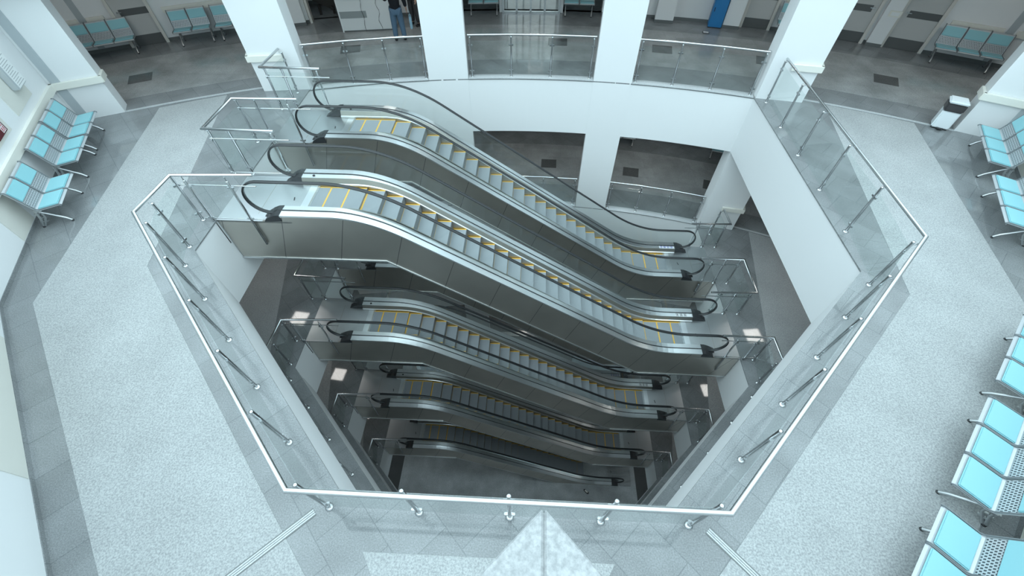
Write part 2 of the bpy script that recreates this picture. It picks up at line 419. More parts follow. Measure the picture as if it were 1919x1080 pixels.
# pillars -----------------------------------------------------------------------
def pillar(poly, name, z0=ZB, z1=ZT): b = MB(); b.prism(poly, z0, z1, M['white']); return struct(b.build(name))
tL = Vector((.884, .468)); rL = Vector((-.468, .884))     # along / into the left pillar
tR = Vector((-.884, .468)); rR = Vector((.468, .884))
def V2(p): return Vector((p[0], p[1]))
pl = V2(PL); pillar([tuple(pl), tuple(pl-tL*1.25), tuple(pl-tL*1.25+rL*.45), tuple(pl+rL*.45)], 'wall_left')
pr = V2(PR); pillar([tuple(pr), tuple(pr-tR*1.25), tuple(pr-tR*1.25+rR*.45), tuple(pr+rR*.45)], 'wall_right')
QL = [(-7.60, 11.42), (-6.33, 11.58), (-6.33, 12.0), (-7.80, 11.90)]
QR = [(7.22, 11.36), (6.06, 11.56), (6.06, 12.0), (7.38, 11.86)]
pillar(QL, 'wall_left'); pillar(QR, 'wall_right')
def wrap_bumper(pts, out, z=.88):
    b = MB()
    for (p, q) in zip(pts, pts[1:]):
        d = (V2(q)-V2(p)).normalized(); n = Vector((-d.y, d.x)) if out > 0 else Vector((d.y, -d.x))
        p2, q2 = V2(p)-d*.06, V2(q)+d*.06
        b.prism([tuple(p2), tuple(q2), tuple(q2+n*.07), tuple(p2+n*.07)], z-.08, z+.08, M['cream'])
    return struct(b.build('trim_4', bevel=.008))
for dz in (0, -H):
    wrap_bumper([tuple(pl-tL*.98), tuple(pl-tL*.0), tuple(pl+rL*.3)], -1, .88+dz)
    wrap_bumper([tuple(pr-tR*.98), tuple(pr-tR*.0), tuple(pr+rR*.3)], 1, .88+dz)
    wrap_bumper([(-6.75, 11.53), (-7.60, 11.42), (-7.70, 11.7)], 1, .88+dz)
    wrap_bumper([(6.62, 11.46), (7.22, 11.36), (7.32, 11.7)], -1, .88+dz)
# grey vertical joint covers beside the left and right pillars
for p, t, r in ((pl, tL, rL), (pr, tR, rR)):
    b = MB(); u = p-t*.98; w = p-t*.78
    b.prism([tuple(u), tuple(w), tuple(w-r*.015), tuple(u-r*.015)], .0, 4.5, M['greystrip']); struct(b.build('trim_6'))

# curved back wall: four columns, the slabs between them are the spandrels -------
for x0, x1 in ((-3.05, -1.92), (1.71, 2.79)):
    b = MB(); a0, a1 = ang(x0, RV), ang(x1, RV)
    b.prism(arc(RV, a0, a1, 5)+arc(RV+.4, a1, a0, 5), ZB, ZT, M['white']); struct(b.build('wall_back'))
# corridor back wall with its openings
def back_wall(k, spans):
    z = -k*H
    for x0, x1 in spans:
        b = MB(); a0, a1 = ang(x0, RB), ang(x1, RB); n = max(2, int(abs(a1-a0)*30))
        b.prism(arc(RB, a0, a1, n)+arc(RB+.3, a1, a0, n), z, z+H-SOFF, M['white']); struct(b.build('wall_back'))
        b = MB(); b.prism(arc(RB-.015, a0, a1, n)+arc(RB+.01, a1, a0, n), z, z+.1, M['skirting']); struct(b.build('baseboard_back'))
XE = 27.2*math.sin(A_END)-.4
back_wall(0, ((-XE, -8.02), (-6.95, -2.7), (2.35, XE)))
for k in (1, 2, 3): back_wall(k, ((-XE, XE),))
for k in range(4):
    for s in (-1, 1):
        b = MB(); b.prism([ra(22.4, s*A_END), ra(27.2, s*A_END), ra(27.2, s*(A_END-.012)), ra(22.4, s*(A_END-.012))], -k*H, -k*H+H-SOFF, M['white']); struct(b.build('wall_left' if s < 0 else 'wall_right'))
# front walls that close the lower corridors outside the bays
for s, p in ((-1, pl-tL*1.25), (1, pr-tR*1.25)):
    q = V2(ra(22.4, s*A_END)); d = (q-p).normalized(); n = Vector((d.y, -d.x))*.2*s
    b = MB(); b.prism([tuple(p), tuple(q), tuple(q-n), tuple(p-n)], ZB, H-SOFF, M['white']); struct(b.build('wall_left' if s < 0 else 'wall_right'))

# granite corner of the gallery the camera stands on -----------------------------
led = MB(); ap = (.06, .225); cw = .30; ln = 3.0; g = .003
for sg in (-1, 1):   # two mitred coping stones meeting in a right-angled corner
    led.prism([(ap[0]+sg*g, ap[1]-g), (ap[0]+sg*ln, ap[1]-ln), (ap[0]+sg*(ln-cw*.707), ap[1]-ln-cw*.707), (ap[0]+sg*g, ap[1]-cw*1.414)], H-.22, H, M['ledge'])
led.box(ap[0]-g, ap[0]+g, ap[1]-cw*1.414+.01, ap[1]-.008, H-.2, H-.001, M['ledgejoint'])
struct(led.build('trim_9', bevel=.004))

# ------------------------------------------------------------------ escalators
def pathz(x, xa, xb, za, t):
    """level za until xa, straight fall to za-H at xb, level again; rounded over +-t"""
    s = H/(xb-xa)
    def ramp(u): return 0 if u < -t else (u if u > t else (u+t)**2/(4*t))
    return za-s*(ramp(x-xa)-ramp(x-xb))
def pts(x0, x1, xa, xb, za, t, n=64): return [(x0+(x1-x0)*i/n, pathz(x0+(x1-x0)*i/n, xa, xb, za, t)) for i in range(n+1)]
NOSE = [-4.35, -3.95, -3.55, -3.16, -2.79]+[-2.46+.3275*i for i in range(18)]+[3.48, 3.88, 4.28, 4.62]
HA, HB = -3.14, 3.55            # handrail kinks
DA, DB = -3.27, 3.43            # deck kinks
SA, SB = -3.03, 3.36            # step-nose kinks
step_cache = {}
def step_mesh(w):
    w = round(w, 2)
    if w not in step_cache:
        b = MB(); hw = .395
        b.box(-w+.036, -.003, -hw+.03, hw-.03, -.02, 0, M['tread'])
        b.box(-w, -w+.036, -hw, hw, -.02, .0, M['yellow'])
        for s in (-1, 1):
            y0, y1 = sorted((s*hw, s*(hw-.03))); b.box(-w+.036, -.003, y0, y1, -.02, 0, M['yellow'])
        b.box(-.02, 0, -hw, hw, -.26, -.001, M['riser'])
        step_cache[w] = b.mesh('step')
    return step_cache[w]
def escalator_meshes(near):
    R = {}
    top = pts(-5.0, 4.96, DA, DB, .165, .75)
    # truss cladding: two side sheets, soffit
    for s, nm in ((-1, 'near'), (1, 'far')):
        b = MB(); y0, y1 = sorted((s*.735, s*.765))
        out = [(-6.33, -.005), (-5.42, -.005), (-5.05, .12)]+[(x, z-.02) for x, z in top]+[(5.0, -H+.12), (5.36, -H-.005), (6.01, -H-.005), (6.01, -H-1.10), (3.42, -H-1.10), (-3.1, -1.10), (-6.33, -1.10)]
        b.xz(out, y0, y1, M['truss']); R['side_'+nm] = b.mesh('side_panel')
    b = MB(); b.xz([(-6.33, -1.10), (-3.1, -1.10), (3.42, -H-1.10), (6.01, -H-1.10), (6.01, -H-1.07), (3.41, -H-1.07), (-3.09, -1.07), (-6.33, -1.07)], -.735, .735, M['truss']); R['soffit'] = b.mesh('soffit')
    b = MB()
    for s in (-1, 1):
        y0, y1 = sorted((s*.765, s*.78)); b.xz([(-6.33, -1.115), (-3.1, -1.115), (3.42, -H-1.115), (6.01, -H-1.115), (6.01, -H-1.07), (3.42, -H-1.07), (-3.1, -1.07), (-6.33, -1.07)], y0, y1, M['brightsteel'])
    R['edge_trim'] = b.mesh('edge_trim')
    hr = []
    for i in range(15):
        a = -PI/2-PI*i/14*.985; hr.append((-5.2+.375*math.cos(a), .49+.375*math.sin(a)))
    mid = pts(-5.1, 5.06, HA, HB, .865, .85, 70)
    end = []
    for i in range(15):
        a = PI/2-PI*i/14*.985; end.append((5.15+.375*math.cos(a), -H+.49+.375*math.sin(a)))
    loop = [(-5.02, .12)]+hr+mid+end+[(4.98, -H+.12)]
    for s, nm in ((-1, 'near'), (1, 'far')):
        y = s*.61
        b = MB(); b.tube([(x, y, z) for x, z in loop], .03, M['rubber'], 10, ell=(.042, .021), side=(0, 1, 0)); R['handrail_'+nm] = b.mesh('handrail')
        deck = pts(-4.98, 4.94, DA, DB, .14, .75)
        ins = [(x, z-.012) for x, z in hr+mid+end]
        b = MB()
        low = [(x, z) for x, z in reversed(deck)]
        b.xz(ins+low, y-.006, y+.006, M['glass']); R['glass_'+nm] = b.mesh('glass_balustrade')
        # deck: outer flat, inner flat, slope, trim, skirt
        q = lambda *ps: [(s*a, c) for a, c in ps]
        b = MB(); b.sweep(deck, q((.62, .0), (.62, .035), (.775, .03), (.775, -.01)), M['brightsteel'])
        b.sweep(deck, q((.47, .0), (.47, .03), (.60, .035), (.60, .0)), M['brightsteel'])
        b.sweep(deck, q((.598, .0), (.598, .045), (.622, .045), (.622, .0)), M['rubber'])
        R['deck_'+nm] = b.mesh('deck')
        b = MB(); sk = pts(-4.98, 4.94, DA+.12, DB-.03, .0, .65)
        b.sweep(sk, q((.47, .165), (.475, .15), (.425, .04), (.42, .05)), M['skirt'])
        b.sweep(sk, q((.425, .035), (.425, .06), (.40, .05), (.40, .03)), M['brightsteel'])
        b.sweep(sk, q((.405, -.3), (.405, .04), (.418, .04), (.418, -.3)), M['skirt'])
        R['skirt_'+nm] = b.mesh('skirt_panel')
        # black handrail inlets
        for e, xx, zz, dr in (('top', -4.98, 0, -1), ('bottom', 4.94, -H, 1)):
            b = MB()
            for ya, yb, l in ((.60, .775, .36), (.46, .62, .42)):
                y0, y1 = sorted((s*ya, s*yb))
                b.xz([(xx, zz+.02), (xx, zz+.178), (xx+dr*.10, zz+.17), (xx+dr*.22, zz+.12), (xx+dr*.32, zz+.06), (xx+dr*l, zz+.003), (xx+dr*l, zz+.0)], y0, y1, M['cap'])
            R['inlet_%s_%s' % (e, nm)] = b.mesh('handrail_inlet')
    for e, x0, x1, zz in (('top', -6.35, -4.79, 0), ('bottom', 4.75, 6.03, -H)):
        b = MB(); b.box(x0, x1, -.765, .765, zz-.04, zz+.004, M['plate'])
        xm = x0+.78 if e == 'top' else x1-.62
        b.box(xm-.004, xm+.004, -.55, .55, zz+.004, zz+.0055, M['skirt'])
        R['landing_'+e] = b.mesh('landing_plate')
        b = MB(); xa, xb = (-4.79, -4.64) if e == 'top' else (4.60, 4.75)
        b.xz([(xa, zz-.02), (xb, zz-.02), (xb, zz+.004 if e == 'bottom' else zz+.001), (xa, zz+.001 if e == 'bottom' else zz+.004)], -.41, .41, M['comb'])
        for i in range(26):
            y = -.39+.78*i/25; xt = -4.64 if e == 'top' else 4.60; d = .05 if e == 'top' else -.05
            x0_, x1_ = sorted((xt, xt+d)); b.box(x0_, x1_, y-.006, y+.006, zz-.015, zz+.002, M['comb'])
        R['comb_'+e] = b.mesh('comb_plate')
        b = MB(); xc = -5.0 if e == 'top' else 4.98
        mt = Matrix.Translation((xc, -.05, zz+.004)) @ Matrix.Rotation(.25, 4, 'Z'); b.box(-.012, .012, -.055, .055, 0, .002, M['rubber'], mt); R['emblem_'+e] = b.mesh('plate_emblem', .005)
    b = MB(); b.lathe([(.028, 0), (.028, .012), (.02, .016), (.0, .016)], M['cap'], (-4.72, .535, .172)); R['stop'] = b.mesh('stop_button')
    return R
EM = escalator_meshes(True)
def sticker(parent, rear):
    b = MB(); z = -H+.172; y0 = .48; x0 = 4.42; wd = .50
    b.box(x0, x0+wd, y0, y0+.11, z, z+.002, M['pale'])
    ob = b.build('safety_sticker', parent)
    b = MB()
    n = 4 if rear else 3
    for i in range(n):
        cx = x0+.07+i*.115; cy = y0+.055
        if rear:
            vs = []; fs = []
            for r in (.045, .033):
                for j in range(20): vs.append((cx+r*math.cos(j*PI/10), cy+r*math.sin(j*PI/10), z+.004))
            for j in range(20): fs.append((j, (j+1) % 20, 20+(j+1) % 20, 20+j))
            b.add(vs, fs, M['blueink'])
            b.box(cx-.012, cx+.012, cy-.022, cy+.022, z+.002, z+.004, M['blueink'])
            if i == 1: b.box(cx-.03, cx+.03, cy-.006, cy+.006, z+.002, z+.004, M['blueink'])
        else:
            b.box(cx-.04, cx+.04, cy-.045, cy-.037, z+.002, z+.004, M['blackink']); b.box(cx-.04, cx+.04, cy+.037, cy+.045, z+.002, z+.004, M['blackink'])
            b.box(cx-.04, cx-.032, cy-.045, cy+.045, z+.002, z+.004, M['blackink']); b.box(cx+.032, cx+.04, cy-.045, cy+.045, z+.002, z+.004, M['blackink'])
            b.box(cx-.012, cx+.012, cy-.028, cy+.028, z+.002, z+.004, M['blackink'])
    o2 = b.build('pictogram', ob); return ob
def escalator(label, y0, k, rear):
    t = thing('escalator', label, 'escalator', (0, y0, -(k+1)*H), 0, 'escalators stacked up the atrium')
    up = (0, 0, H)
    P = lambda n, key: link(n, EM[key], t, up)
    for s in ('near', 'far'):
        P('side_panel', 'side_'+s); P('handrail', 'handrail_'+s); P('glass_balustrade', 'glass_'+s); P('deck', 'deck_'+s); P('skirt_panel', 'skirt_'+s)
        for e in ('top', 'bottom'): P('handrail_inlet', 'inlet_%s_%s' % (e, s))
    P('soffit', 'soffit'); P('edge_trim', 'edge_trim'); P('stop_button', 'stop')
    for e in ('top', 'bottom'):
        pl_ = P('landing_plate', 'landing_'+e); P('comb_plate', 'comb_'+e); link('plate_emblem', EM['emblem_'+e], pl_)
    prev = -4.66
    for x in NOSE:
        link('step', step_mesh(min(.4, x-prev+(.005 if x < -2.9 or x > 3.4 else .028))), t, (x, 0, H+pathz(x, SA, SB, -.012, .5))); prev = x
    sk = sticker(t, rear); sk.location = up
    return t
YB, YA = 6.89, 9.685
escalator('topmost front escalator, in full view from its long steel side to both landings', YB, 0, False)
escalator('topmost rear escalator, running down beside the white curved back wall', YA, 0, True)
escalator('front escalator one flight below the topmost pair, directly under its steel soffit', YB, 1, False)
escalator('rear escalator one flight below the topmost pair, mostly hidden behind two front flights', YA, 1, True)
escalator('front escalator two flights below the topmost pair, third from the top', YB, 2, False)
escalator('rear escalator two flights down, hidden but for slivers between the front flights', YA, 2, True)
escalator('lowest front escalator, darkest flight, ending on the ground floor', YB, 3, False)

# ------------------------------------------------------------------ glass railings
def post_mesh():
    b = MB(); b.lathe([(.0, .0), (.025, .0), (.025, 1.05), (.027, 1.055), (.027, 1.07), (.02, 1.08), (.0, 1.083)], M['steel'], n=14)
    b.tube([(0, 0, 1.035), (0, -.03, 1.035), (0, -.055, 1.05), (0, -.06, 1.08)], .008, M['steel'], 8)      # arm to the handrail
    return b.mesh('post')
def clamp_mesh():
    b = MB()
    b.box(-.066, .066, -.017, .017, -.022, .022, M['steel'])
    return b.mesh('glass_clamp', .006)
def flange_mesh():
    b = MB(); b.lathe([(.0, .0), (.052, .0), (.052, .008), (.03, .02), (.024, .022), (.0, .022)], M['steel'], n=16); return b.mesh('base_flange')
def sidepost_mesh():
    b = MB(); b.lathe([(.0, -.62), (.024, -.62), (.024, 1.0), (.018, 1.01), (.0, 1.01)], M['steel'], n=12)
    b.tube([(0, 0, 1.0), (0, 0, 1.06), (0, .0, 1.10)], .010, M['steel'], 8)
    return b.mesh('side_post')
def bracket_mesh():
    b = MB()
    for z in (-.48, -.18): b.tube([(0, 0, z), (0, .06, z)], .016, M['steel'], 8)
    b.box(-.035, .035, .05, .062, -.56, -.10, M['steel']); return b.mesh('wall_bracket')
PM, CM, FM, SPM, BKM = post_mesh(), clamp_mesh(), flange_mesh(), sidepost_mesh(), bracket_mesh()
def put_post(t, x, y, z, out):
    """floor post; out = direction in which the handrail is offset"""
    r = math.atan2(out[1], out[0])+PI/2
    p = link('post', PM, t, (x, y, z), r)
    for zz in (.17, .86): link('glass_clamp', CM, p, (0, 0, zz))
    link('base_flange', FM, p)
    return p
def put_side_post(t, x, y, z, s):
    p = link('side_post', SPM, t, (x, y, z), 0 if s > 0 else PI)
    link('wall_bracket', BKM, p)
    for zz in (.1, .86): link('glass_clamp', CM, p, (0, 0, zz))
    return p
def pane(t, p, q, z0, z1, gap=.035):
    d = (V2(q)-V2(p)); L = d.length; d.normalize(); n = Vector((-d.y, d.x))*.005
    a, c = V2(p)+d*gap, V2(q)-d*gap
    b = MB(); b.prism([tuple(a-n), tuple(c-n), tuple(c+n), tuple(a+n)], z0, z1, M['glass']); return b.build('glass_panel', t)
def rail_tube(t, pl_, z, r=.029, name='handrail'):
    b = MB(); b.tube([(x, y, z) for x, y in pl_], r, M['steel'], 12); return b.build(name, t)
def railing(label, z, rail, posts, sides=(), thin=(), panels=None, group='glass railings around the atrium', closed_panels=True):
    o = posts[0] if posts else sides[0]
    t = thing('glass_railing', label, 'railing', (o[0], o[1], z), 0, group)
    off = Vector((-o[0], -o[1], 0))
    W = lambda p: (p[0]-o[0], p[1]-o[1])
    rail_tube(t, [W(p) for p in rail], 1.10)
    for x, y, d in posts: put_post(t, x-o[0], y-o[1], 0, d)
    for x, y, s in sides: put_side_post(t, x-o[0], y-o[1], 0, s)
    for p, q, zz in thin: rail_tube(t, [W(p), W(q)], zz, .012, 'thin_rod')
    for p, q in (panels if panels is not None else [((a[0], a[1]), (c[0], c[1])) for a, c in zip(posts, posts[1:])]):
        pane(t, W(p), W(q), .08, .97)
    return t
DL, DRR, DF = (-.707, -.707), (.707, -.707), (0, -1)
left_diag = [(-6.50, 5.36, (-1, 0)), (-6.32, 4.88, DL), (-5.57, 4.14, DL), (-4.76, 3.35, DL), (-3.96, 2.57, DL), (-3.17, 1.79, DL), (-2.36, 1.03, (-.4, -.9))]
front = [(-1.23, 1.025, DF), (-.11, 1.03, DF), (1.0, 1.035, DF), (2.06, 1.045, (.4, -.9))]
right_diag = [(2.92, 1.85, DRR), (3.73, 2.66, DRR), (4.53, 3.46, DRR), (5.30, 4.25, DRR), (6.02, 4.98, DRR)]
right_side = [(6.20, 6.34, (1, 0)), (6.21, 7.63, (1, 0)), (6.22, 8.9, (1, 0)), (6.23, 10.1, (1, 0)), (6.27, 11.34, (1, 0))]
near_l_side = [(-5.57, 6.09, 1), (-6.38, 6.09, 1)]
near_l_post = [(-6.62, 6.12, (-.7, .7))]
RAIL_L = [(-5.08, 6.17), (-6.60, 6.11), (-6.64, 5.09), (-2.42, .965)]
main0 = near_l_post+left_diag+front+right_diag+right_side
pan = [((a[0], a[1]), (c[0], c[1])) for a, c in zip(main0, main0[1:])]+[((-5.57, 6.12), (-6.36, 6.12))]
railing('long glass railing bordering the top floor from the front escalator landing to the right pillar', 0,
        RAIL_L+[(2.12, .97), (6.23, 5.07), (6.31, 11.40)], main0, near_l_side,
        [((-6.62, 6.13), (-5.1, 6.13), .875), ((-6.62, 6.13), (-5.1, 6.13), .05)], pan)
def u_left(k, label):
    z = -k*H
    po = [(-6.70, 7.66, (0, -1)), (-6.27, 7.66, (0, -1)), (-6.27, 8.92, (0, 1)), (-6.70, 8.92, (0, 1))]
    po = [(-6.27, 7.66, (0, -1)), (-6.70, 7.66, (-1, 0)), (-6.70, 8.92, (-1, 0)), (-6.27, 8.92, (0, 1))]
    pn = [((a[0], a[1]), (c[0], c[1])) for a, c in zip(po, po[1:])]+[((-6.27, 7.66), (-5.42, 7.66)), ((-6.27, 8.92), (-5.5, 8.92))]
    railing(label, z, [(-5.28, 7.62), (-6.80, 7.66), (-6.78, 8.91), (-5.28, 8.92)], po, [(-5.42, 7.70, -1), (-5.52, 8.88, 1)],
            [((-6.74, 7.64), (-5.05, 7.64), .89), ((-6.74, 7.64), (-5.4, 7.64), .05), ((-6.75, 8.92), (-5.05, 8.92), .87)], pn)
def back_left(k, label):
    z = -k*H
    po = [(-6.27, 10.47, (0, -1)), (-6.70, 10.47, (-1, 0)), (-6.62, 11.38, (-1, 0))]
    railing(label, z, [(-5.27, 10.42), (-6.79, 10.45), (-6.75, 11.5)], po, [(-5.42, 10.51, -1)],
            [((-6.75, 10.44), (-5.1, 10.43), .88)], [((-6.70, 10.47), (-6.62, 11.38)), ((-6.70, 10.47), (-6.27, 10.47)), ((-6.27, 10.47), (-5.42, 10.47))])
u_left(0, 'U-shaped glass railing between the two top landings, left of the topmost escalators')
back_left(0, 'short glass railing at the foot of the left rear pillar, behind the rear top landing')
# lower storeys: main railing returns to the right-hand landing instead
near_r_side = [(5.56, 6.09, 1), (6.10, 6.09, 1)]
mainN = near_l_post+left_diag+front+right_diag+[(6.28, 5.40, (1, 0)), (6.38, 6.10, (.7, .7))]
panN = [((a[0], a[1]), (c[0], c[1])) for a, c in zip(mainN, mainN[1:])]+[((-5.57, 6.12), (-6.36, 6.12)), ((5.56, 6.12), (6.1, 6.12)), ((6.1, 6.12), (6.36, 6.12))]
for k, lb in ((1, 'steel and glass railing bordering the first floor down, seen past the top floor edge'),
              (2, 'steel and glass railing bordering the second floor down, deep between the white slab edges'),
              (3, 'steel and glass railing bordering the third floor down, deepest and darkest of the ring railings')):
    railing(lb, -k*H, RAIL_L+[(2.12, .97), (6.30, 5.05), (6.45, 5.5), (6.45, 6.14), (5.15, 6.14)], mainN, near_l_side+near_r_side,
            [((6.4, 6.13), (5.2, 6.13), .875), ((6.4, 6.13), (5.3, 6.13), .05), ((-6.62, 6.13), (-5.1, 6.13), .875)], panN)
def u_right(k, label):
    po = [(5.95, 7.66, (0, -1)), (6.38, 7.66, (1, 0)), (6.38, 8.86, (1, 0)), (5.95, 8.86, (0, 1))]
    pn = [((a[0], a[1]), (c[0], c[1])) for a, c in zip(po, po[1:])]+[((5.95, 7.66), (5.4, 7.66)), ((5.95, 8.86), (5.4, 8.86))]
    railing(label, -k*H, [(5.2, 7.58), (6.46, 7.62), (6.48, 8.88), (5.2, 8.88)], po, [(5.56, 7.70, -1), (5.56, 8.84, 1)],
            [((6.42, 7.62), (5.0, 7.62), .88), ((6.42, 8.86), (5.0, 8.86), .88)], pn)
def back_right(k, label):
    po = [(5.95, 10.47, (0, -1)), (6.40, 10.47, (1, 0)), (6.38, 11.1, (1, 0))]
    railing(label, -k*H, [(5.25, 10.40), (6.50, 10.43), (6.47, 11.12)], po, [(5.56, 10.51, -1)], [((6.45, 10.44), (5.1, 10.43), .88)],
            [((6.40, 10.47), (6.38, 11.1)), ((6.40, 10.47), (5.95, 10.47)), ((5.95, 10.47), (5.56, 10.47))])
u_right(1, 'U-shaped glass railing between the two right landings, one floor down')
back_right(1, 'short glass railing against the right rear pillar, one floor down')
u_left(1, 'U-shaped glass railing on the left, one floor down, under the steel soffit')
u_left(2, 'U-shaped glass railing on the left, two floors down, beside the reflected lamp')
u_right(2, 'U-shaped glass railing on the right, two floors down, below the bright landing')
# railings in the openings of the curved wall
def window_rail(k, x0, x1, label):
    R = RV+.14
    xs = [x0+.09+(x1-x0-.18)*i/3 for i in range(4)]
    po = []
    for x in xs:
        p = rp(R, x); d = Vector((CX-p[0], CY-p[1])).normalized(); po.append((p[0], p[1], (-d.x, -d.y)))
    rr = [rp(R+.06, x0+.02)]+[rp(R+.06, x) for x in xs[1:3]]+[rp(R+.06, x1-.02)]
    t = railing(label, -k*H, rr, po, group='glass railings in the back wall openings')
window_rail(0, -6.28, -3.06, 'glass railing in the left opening of the back wall, before the white desk')
window_rail(0, -1.90, 1.69, 'glass railing in the middle opening of the top floor, between two white columns')
window_rail(0, 2.81, 6.04, 'glass railing in the right opening of the back wall, top floor, before the blue cabinet')
window_rail(1, -1.90, 1.69, 'glass railing in the middle opening one floor down, crossed by the rear escalator handrail')
window_rail(1, 2.81, 6.04, 'glass railing in the right opening one floor down, beside the white right corner')

# ------------------------------------------------------------------ benches
def bench_meshes():
    R = {}; w = .545
    prof = [(.46, .405), (.475, .425), (.45, .445), (.10, .415), (.055, .44), (-.115, .875), (-.15, .885), (-.165, .87)]   # front lip to back top
    th = .014
    b = MB(); n = len(prof)
    vs = [(x, y, z) for x in (-w/2+.004, w/2-.004) for y, z in prof]
    inner = []
    for x in (-w/2+.004, w/2-.004):
        for i, (y, z) in enumerate(prof):
            a = Vector(prof[max(0, i-1)]); c = Vector(prof[min(n-1, i+1)]); t = (c-a).normalized(); nn = Vector((t.y, -t.x)) if False else Vector((-t.y, t.x))
            inner.append((x, y+nn.x*th, z+nn.y*th))
    allv = vs+inner; fs = []
    for i in range(n-1):
        fs.append((i, i+1, n+i+1, n+i)); fs.append((2*n+i, 3*n+i, 3*n+i+1, 2*n+i+1))
    fs += [(0, n, 3*n, 2*n), (n-1, 3*n-1, 4*n-1, 2*n-1)]
    for s in (0, n):
        for i in range(n-1): fs.append((s+i, 2*n+s+i, 2*n+s+i+1, s+i+1))
    b.add(allv, fs, M['shell'])
    # perforated field between the two pads
    p0, p1 = Vector((.048, .458)), Vector((-.015, .618))
    dd = (p1-p0).normalized(); nn = Vector((dd.y, -dd.x))
    vs = [(x, p.x+nn.x*.004+.001, p.y+nn.y*.004) for p in (p0, p1) for x in (-w/2+.03, w/2-.03)]
    b.add(vs, [(0, 1, 3, 2)], M['perf'])
    R['shell'] = b.mesh('seat_shell')
    b = MB()
    for s in (-1, 1):
        b.tube([(s*(w/2-.006), y+(.004 if i < 4 else .012), z+.012) for i, (y, z) in enumerate(prof)], .009, M['rim'], 6, side=(1, 0, 0))
    R['rim'] = b.mesh('edge_strip')
    def pad(p0, p1, t):
        p0, p1 = Vector(p0), Vector(p1); d = (p1-p0).normalized(); nn = Vector((d.y, -d.x)); nn = nn if nn.y > 0 or nn.x > 0 else -nn
        b = MB(); h = w/2-.028
        lo, hi = p0, p1
        vs = [(x, q.x+nn.x*e, q.y+nn.y*e) for e in (.002, t) for q in (lo, hi) for x in (-h, h)]
        b.add(vs, [(0, 1, 3, 2), (4, 6, 7, 5), (0, 4, 5, 1), (2, 3, 7, 6), (0, 2, 6, 4), (1, 5, 7, 3)], M['vinyl'])
        return b.mesh('pad', .012)
    R['seat_pad'] = pad((.435, .443), (.085, .414), .03)
    R['back_pad'] = pad((-.02, .63), (-.108, .855), .028)
    # leg: post, long front foot, short rear foot
    b = MB()
    b.xz([(-.03, .0), (.03, .0), (.03, .0)], 0, 0, M['alu']) if False else None
    def bar(pts_, w_, h_): b.tube(pts_, .02, M['alu'], 8, ell=(w_, h_), side=(1, 0, 0))
    bar([(0, -.02, .40), (0, -.05, .20), (0, -.13, .03)], .018, .024)
    bar([(0, .06, .40), (0, .03, .20), (0, -.10, .02)], .018, .02)
    for z in (.31, .21, .12): b.box(-.014, .014, -.075, .025, z-.008, z+.008, M['alu'])
    bar([(0, .0, .36), (0, .12, .26), (0, .30, .10), (0, .36, .022)], .022, .022)
    b.lathe([(0, 0), (.026, 0), (.026, .014), (0, .016)], M['rubber'], (0, .36, 0), 10); b.lathe([(0, 0), (.026, 0), (.026, .014), (0, .016)], M['rubber'], (0, -.13, 0), 10)
    R['leg'] = b.mesh('leg')
    return R
BM = bench_meshes()
BEAM = {}
def bench(n, label, p, facing, group, loc_z=0.):
    """p = point on the floor below the middle of the seat row; facing = direction the sitter looks"""
    r = math.atan2(facing[1], facing[0])-PI/2
    t = thing('waiting_bench', label, 'bench', (p[0], p[1], loc_z), r, group)
    w = .55
    if n not in BEAM:
        b = MB(); b.box(-n*w/2+.04, n*w/2-.04, -.01, .06, .355, .40, M['alu']); BEAM[n] = b.mesh('beam', .006)
    link('beam', BEAM[n], t)
    for x in ((-n*w/2+.085, n*w/2-.085) if n == 2 else (-n*w/2+.14, n*w/2-.14)): link('leg', BM['leg'], t, (x, 0, 0))
    for i in range(n):
        s = link('seat', BM['shell'], t, (-n*w/2+w*(i+.5), 0, 0))
        link('seat_pad', BM['seat_pad'], s); link('back_pad', BM['back_pad'], s); link('edge_strip', BM['rim'], s)
    return t
def wall_spot(p, d, n, u, off): return tuple(V2(p)+d*u+n*off)
GB = 'cyan padded waiting benches'
OFF = .30
for u, lb in ((2.55, 'two-seat cyan bench nearest the camera on the left wall, standing apart from the other two'),
              (4.10, 'two-seat cyan bench in the middle of the three on the left wall'),
              (5.25, 'two-seat cyan bench farthest along the left wall, next to the left pillar')):
    bench(2, lb, wall_spot(WL0, dL, nL, u, OFF), nL, GB)
for u, lb in ((5.18, 'three-seat cyan bench at the right wall, nearest the pillar with the white bin'),
              (3.05, 'three-seat cyan bench at the right wall, second from the pillar with the white bin')):
    bench(3, lb, wall_spot(WR0, dR, nR, u, .42), nR, GB)
for u, lb in ((1.30, 'three-seat cyan bench at the right edge of the photo, only two seat pads showing'),
              (3.28, 'three-seat cyan bench at lower right with all three seat cushions in view'),
              (5.26, 'cyan bench in the bottom right corner, nearest the camera')):
    bench(3, lb, wall_spot(WR0, dRd, nRd, u, .42), nRd, GB)
def radial(x, R): p = rp(R, x); d = Vector((CX-p[0], CY-p[1])).normalized(); return p, d
GC = 'cyan benches along the corridor wall'
for n, x, lb in ((3, -13.42, 'dim cyan bench at the corridor wall, left of the grey door behind the left pillar'),
                 (2, -11.22, 'cyan bench against the corridor wall, right of the grey door in the left bay'),
                 (2, -10.08, 'cyan bench partly hidden by the white pillar in the left bay'),
                 (3, 12.72, 'dim three-seat cyan bench at the corridor wall of the right bay'),
                 (3, 8.70, 'cyan bench cut off by the right rear pillar, beside the grey door')):
    p, d = radial(x, RB-.32); bench(n, lb, p, d, GC)
for x, lb in ((-1.92, 'bench left of the bright glass doors, only its legs in view'), (1.52, 'bench right of the bright glass doors, only its legs in view')):
    p, d = radial(x, RB+.10); bench(2, lb, p, d, GC)
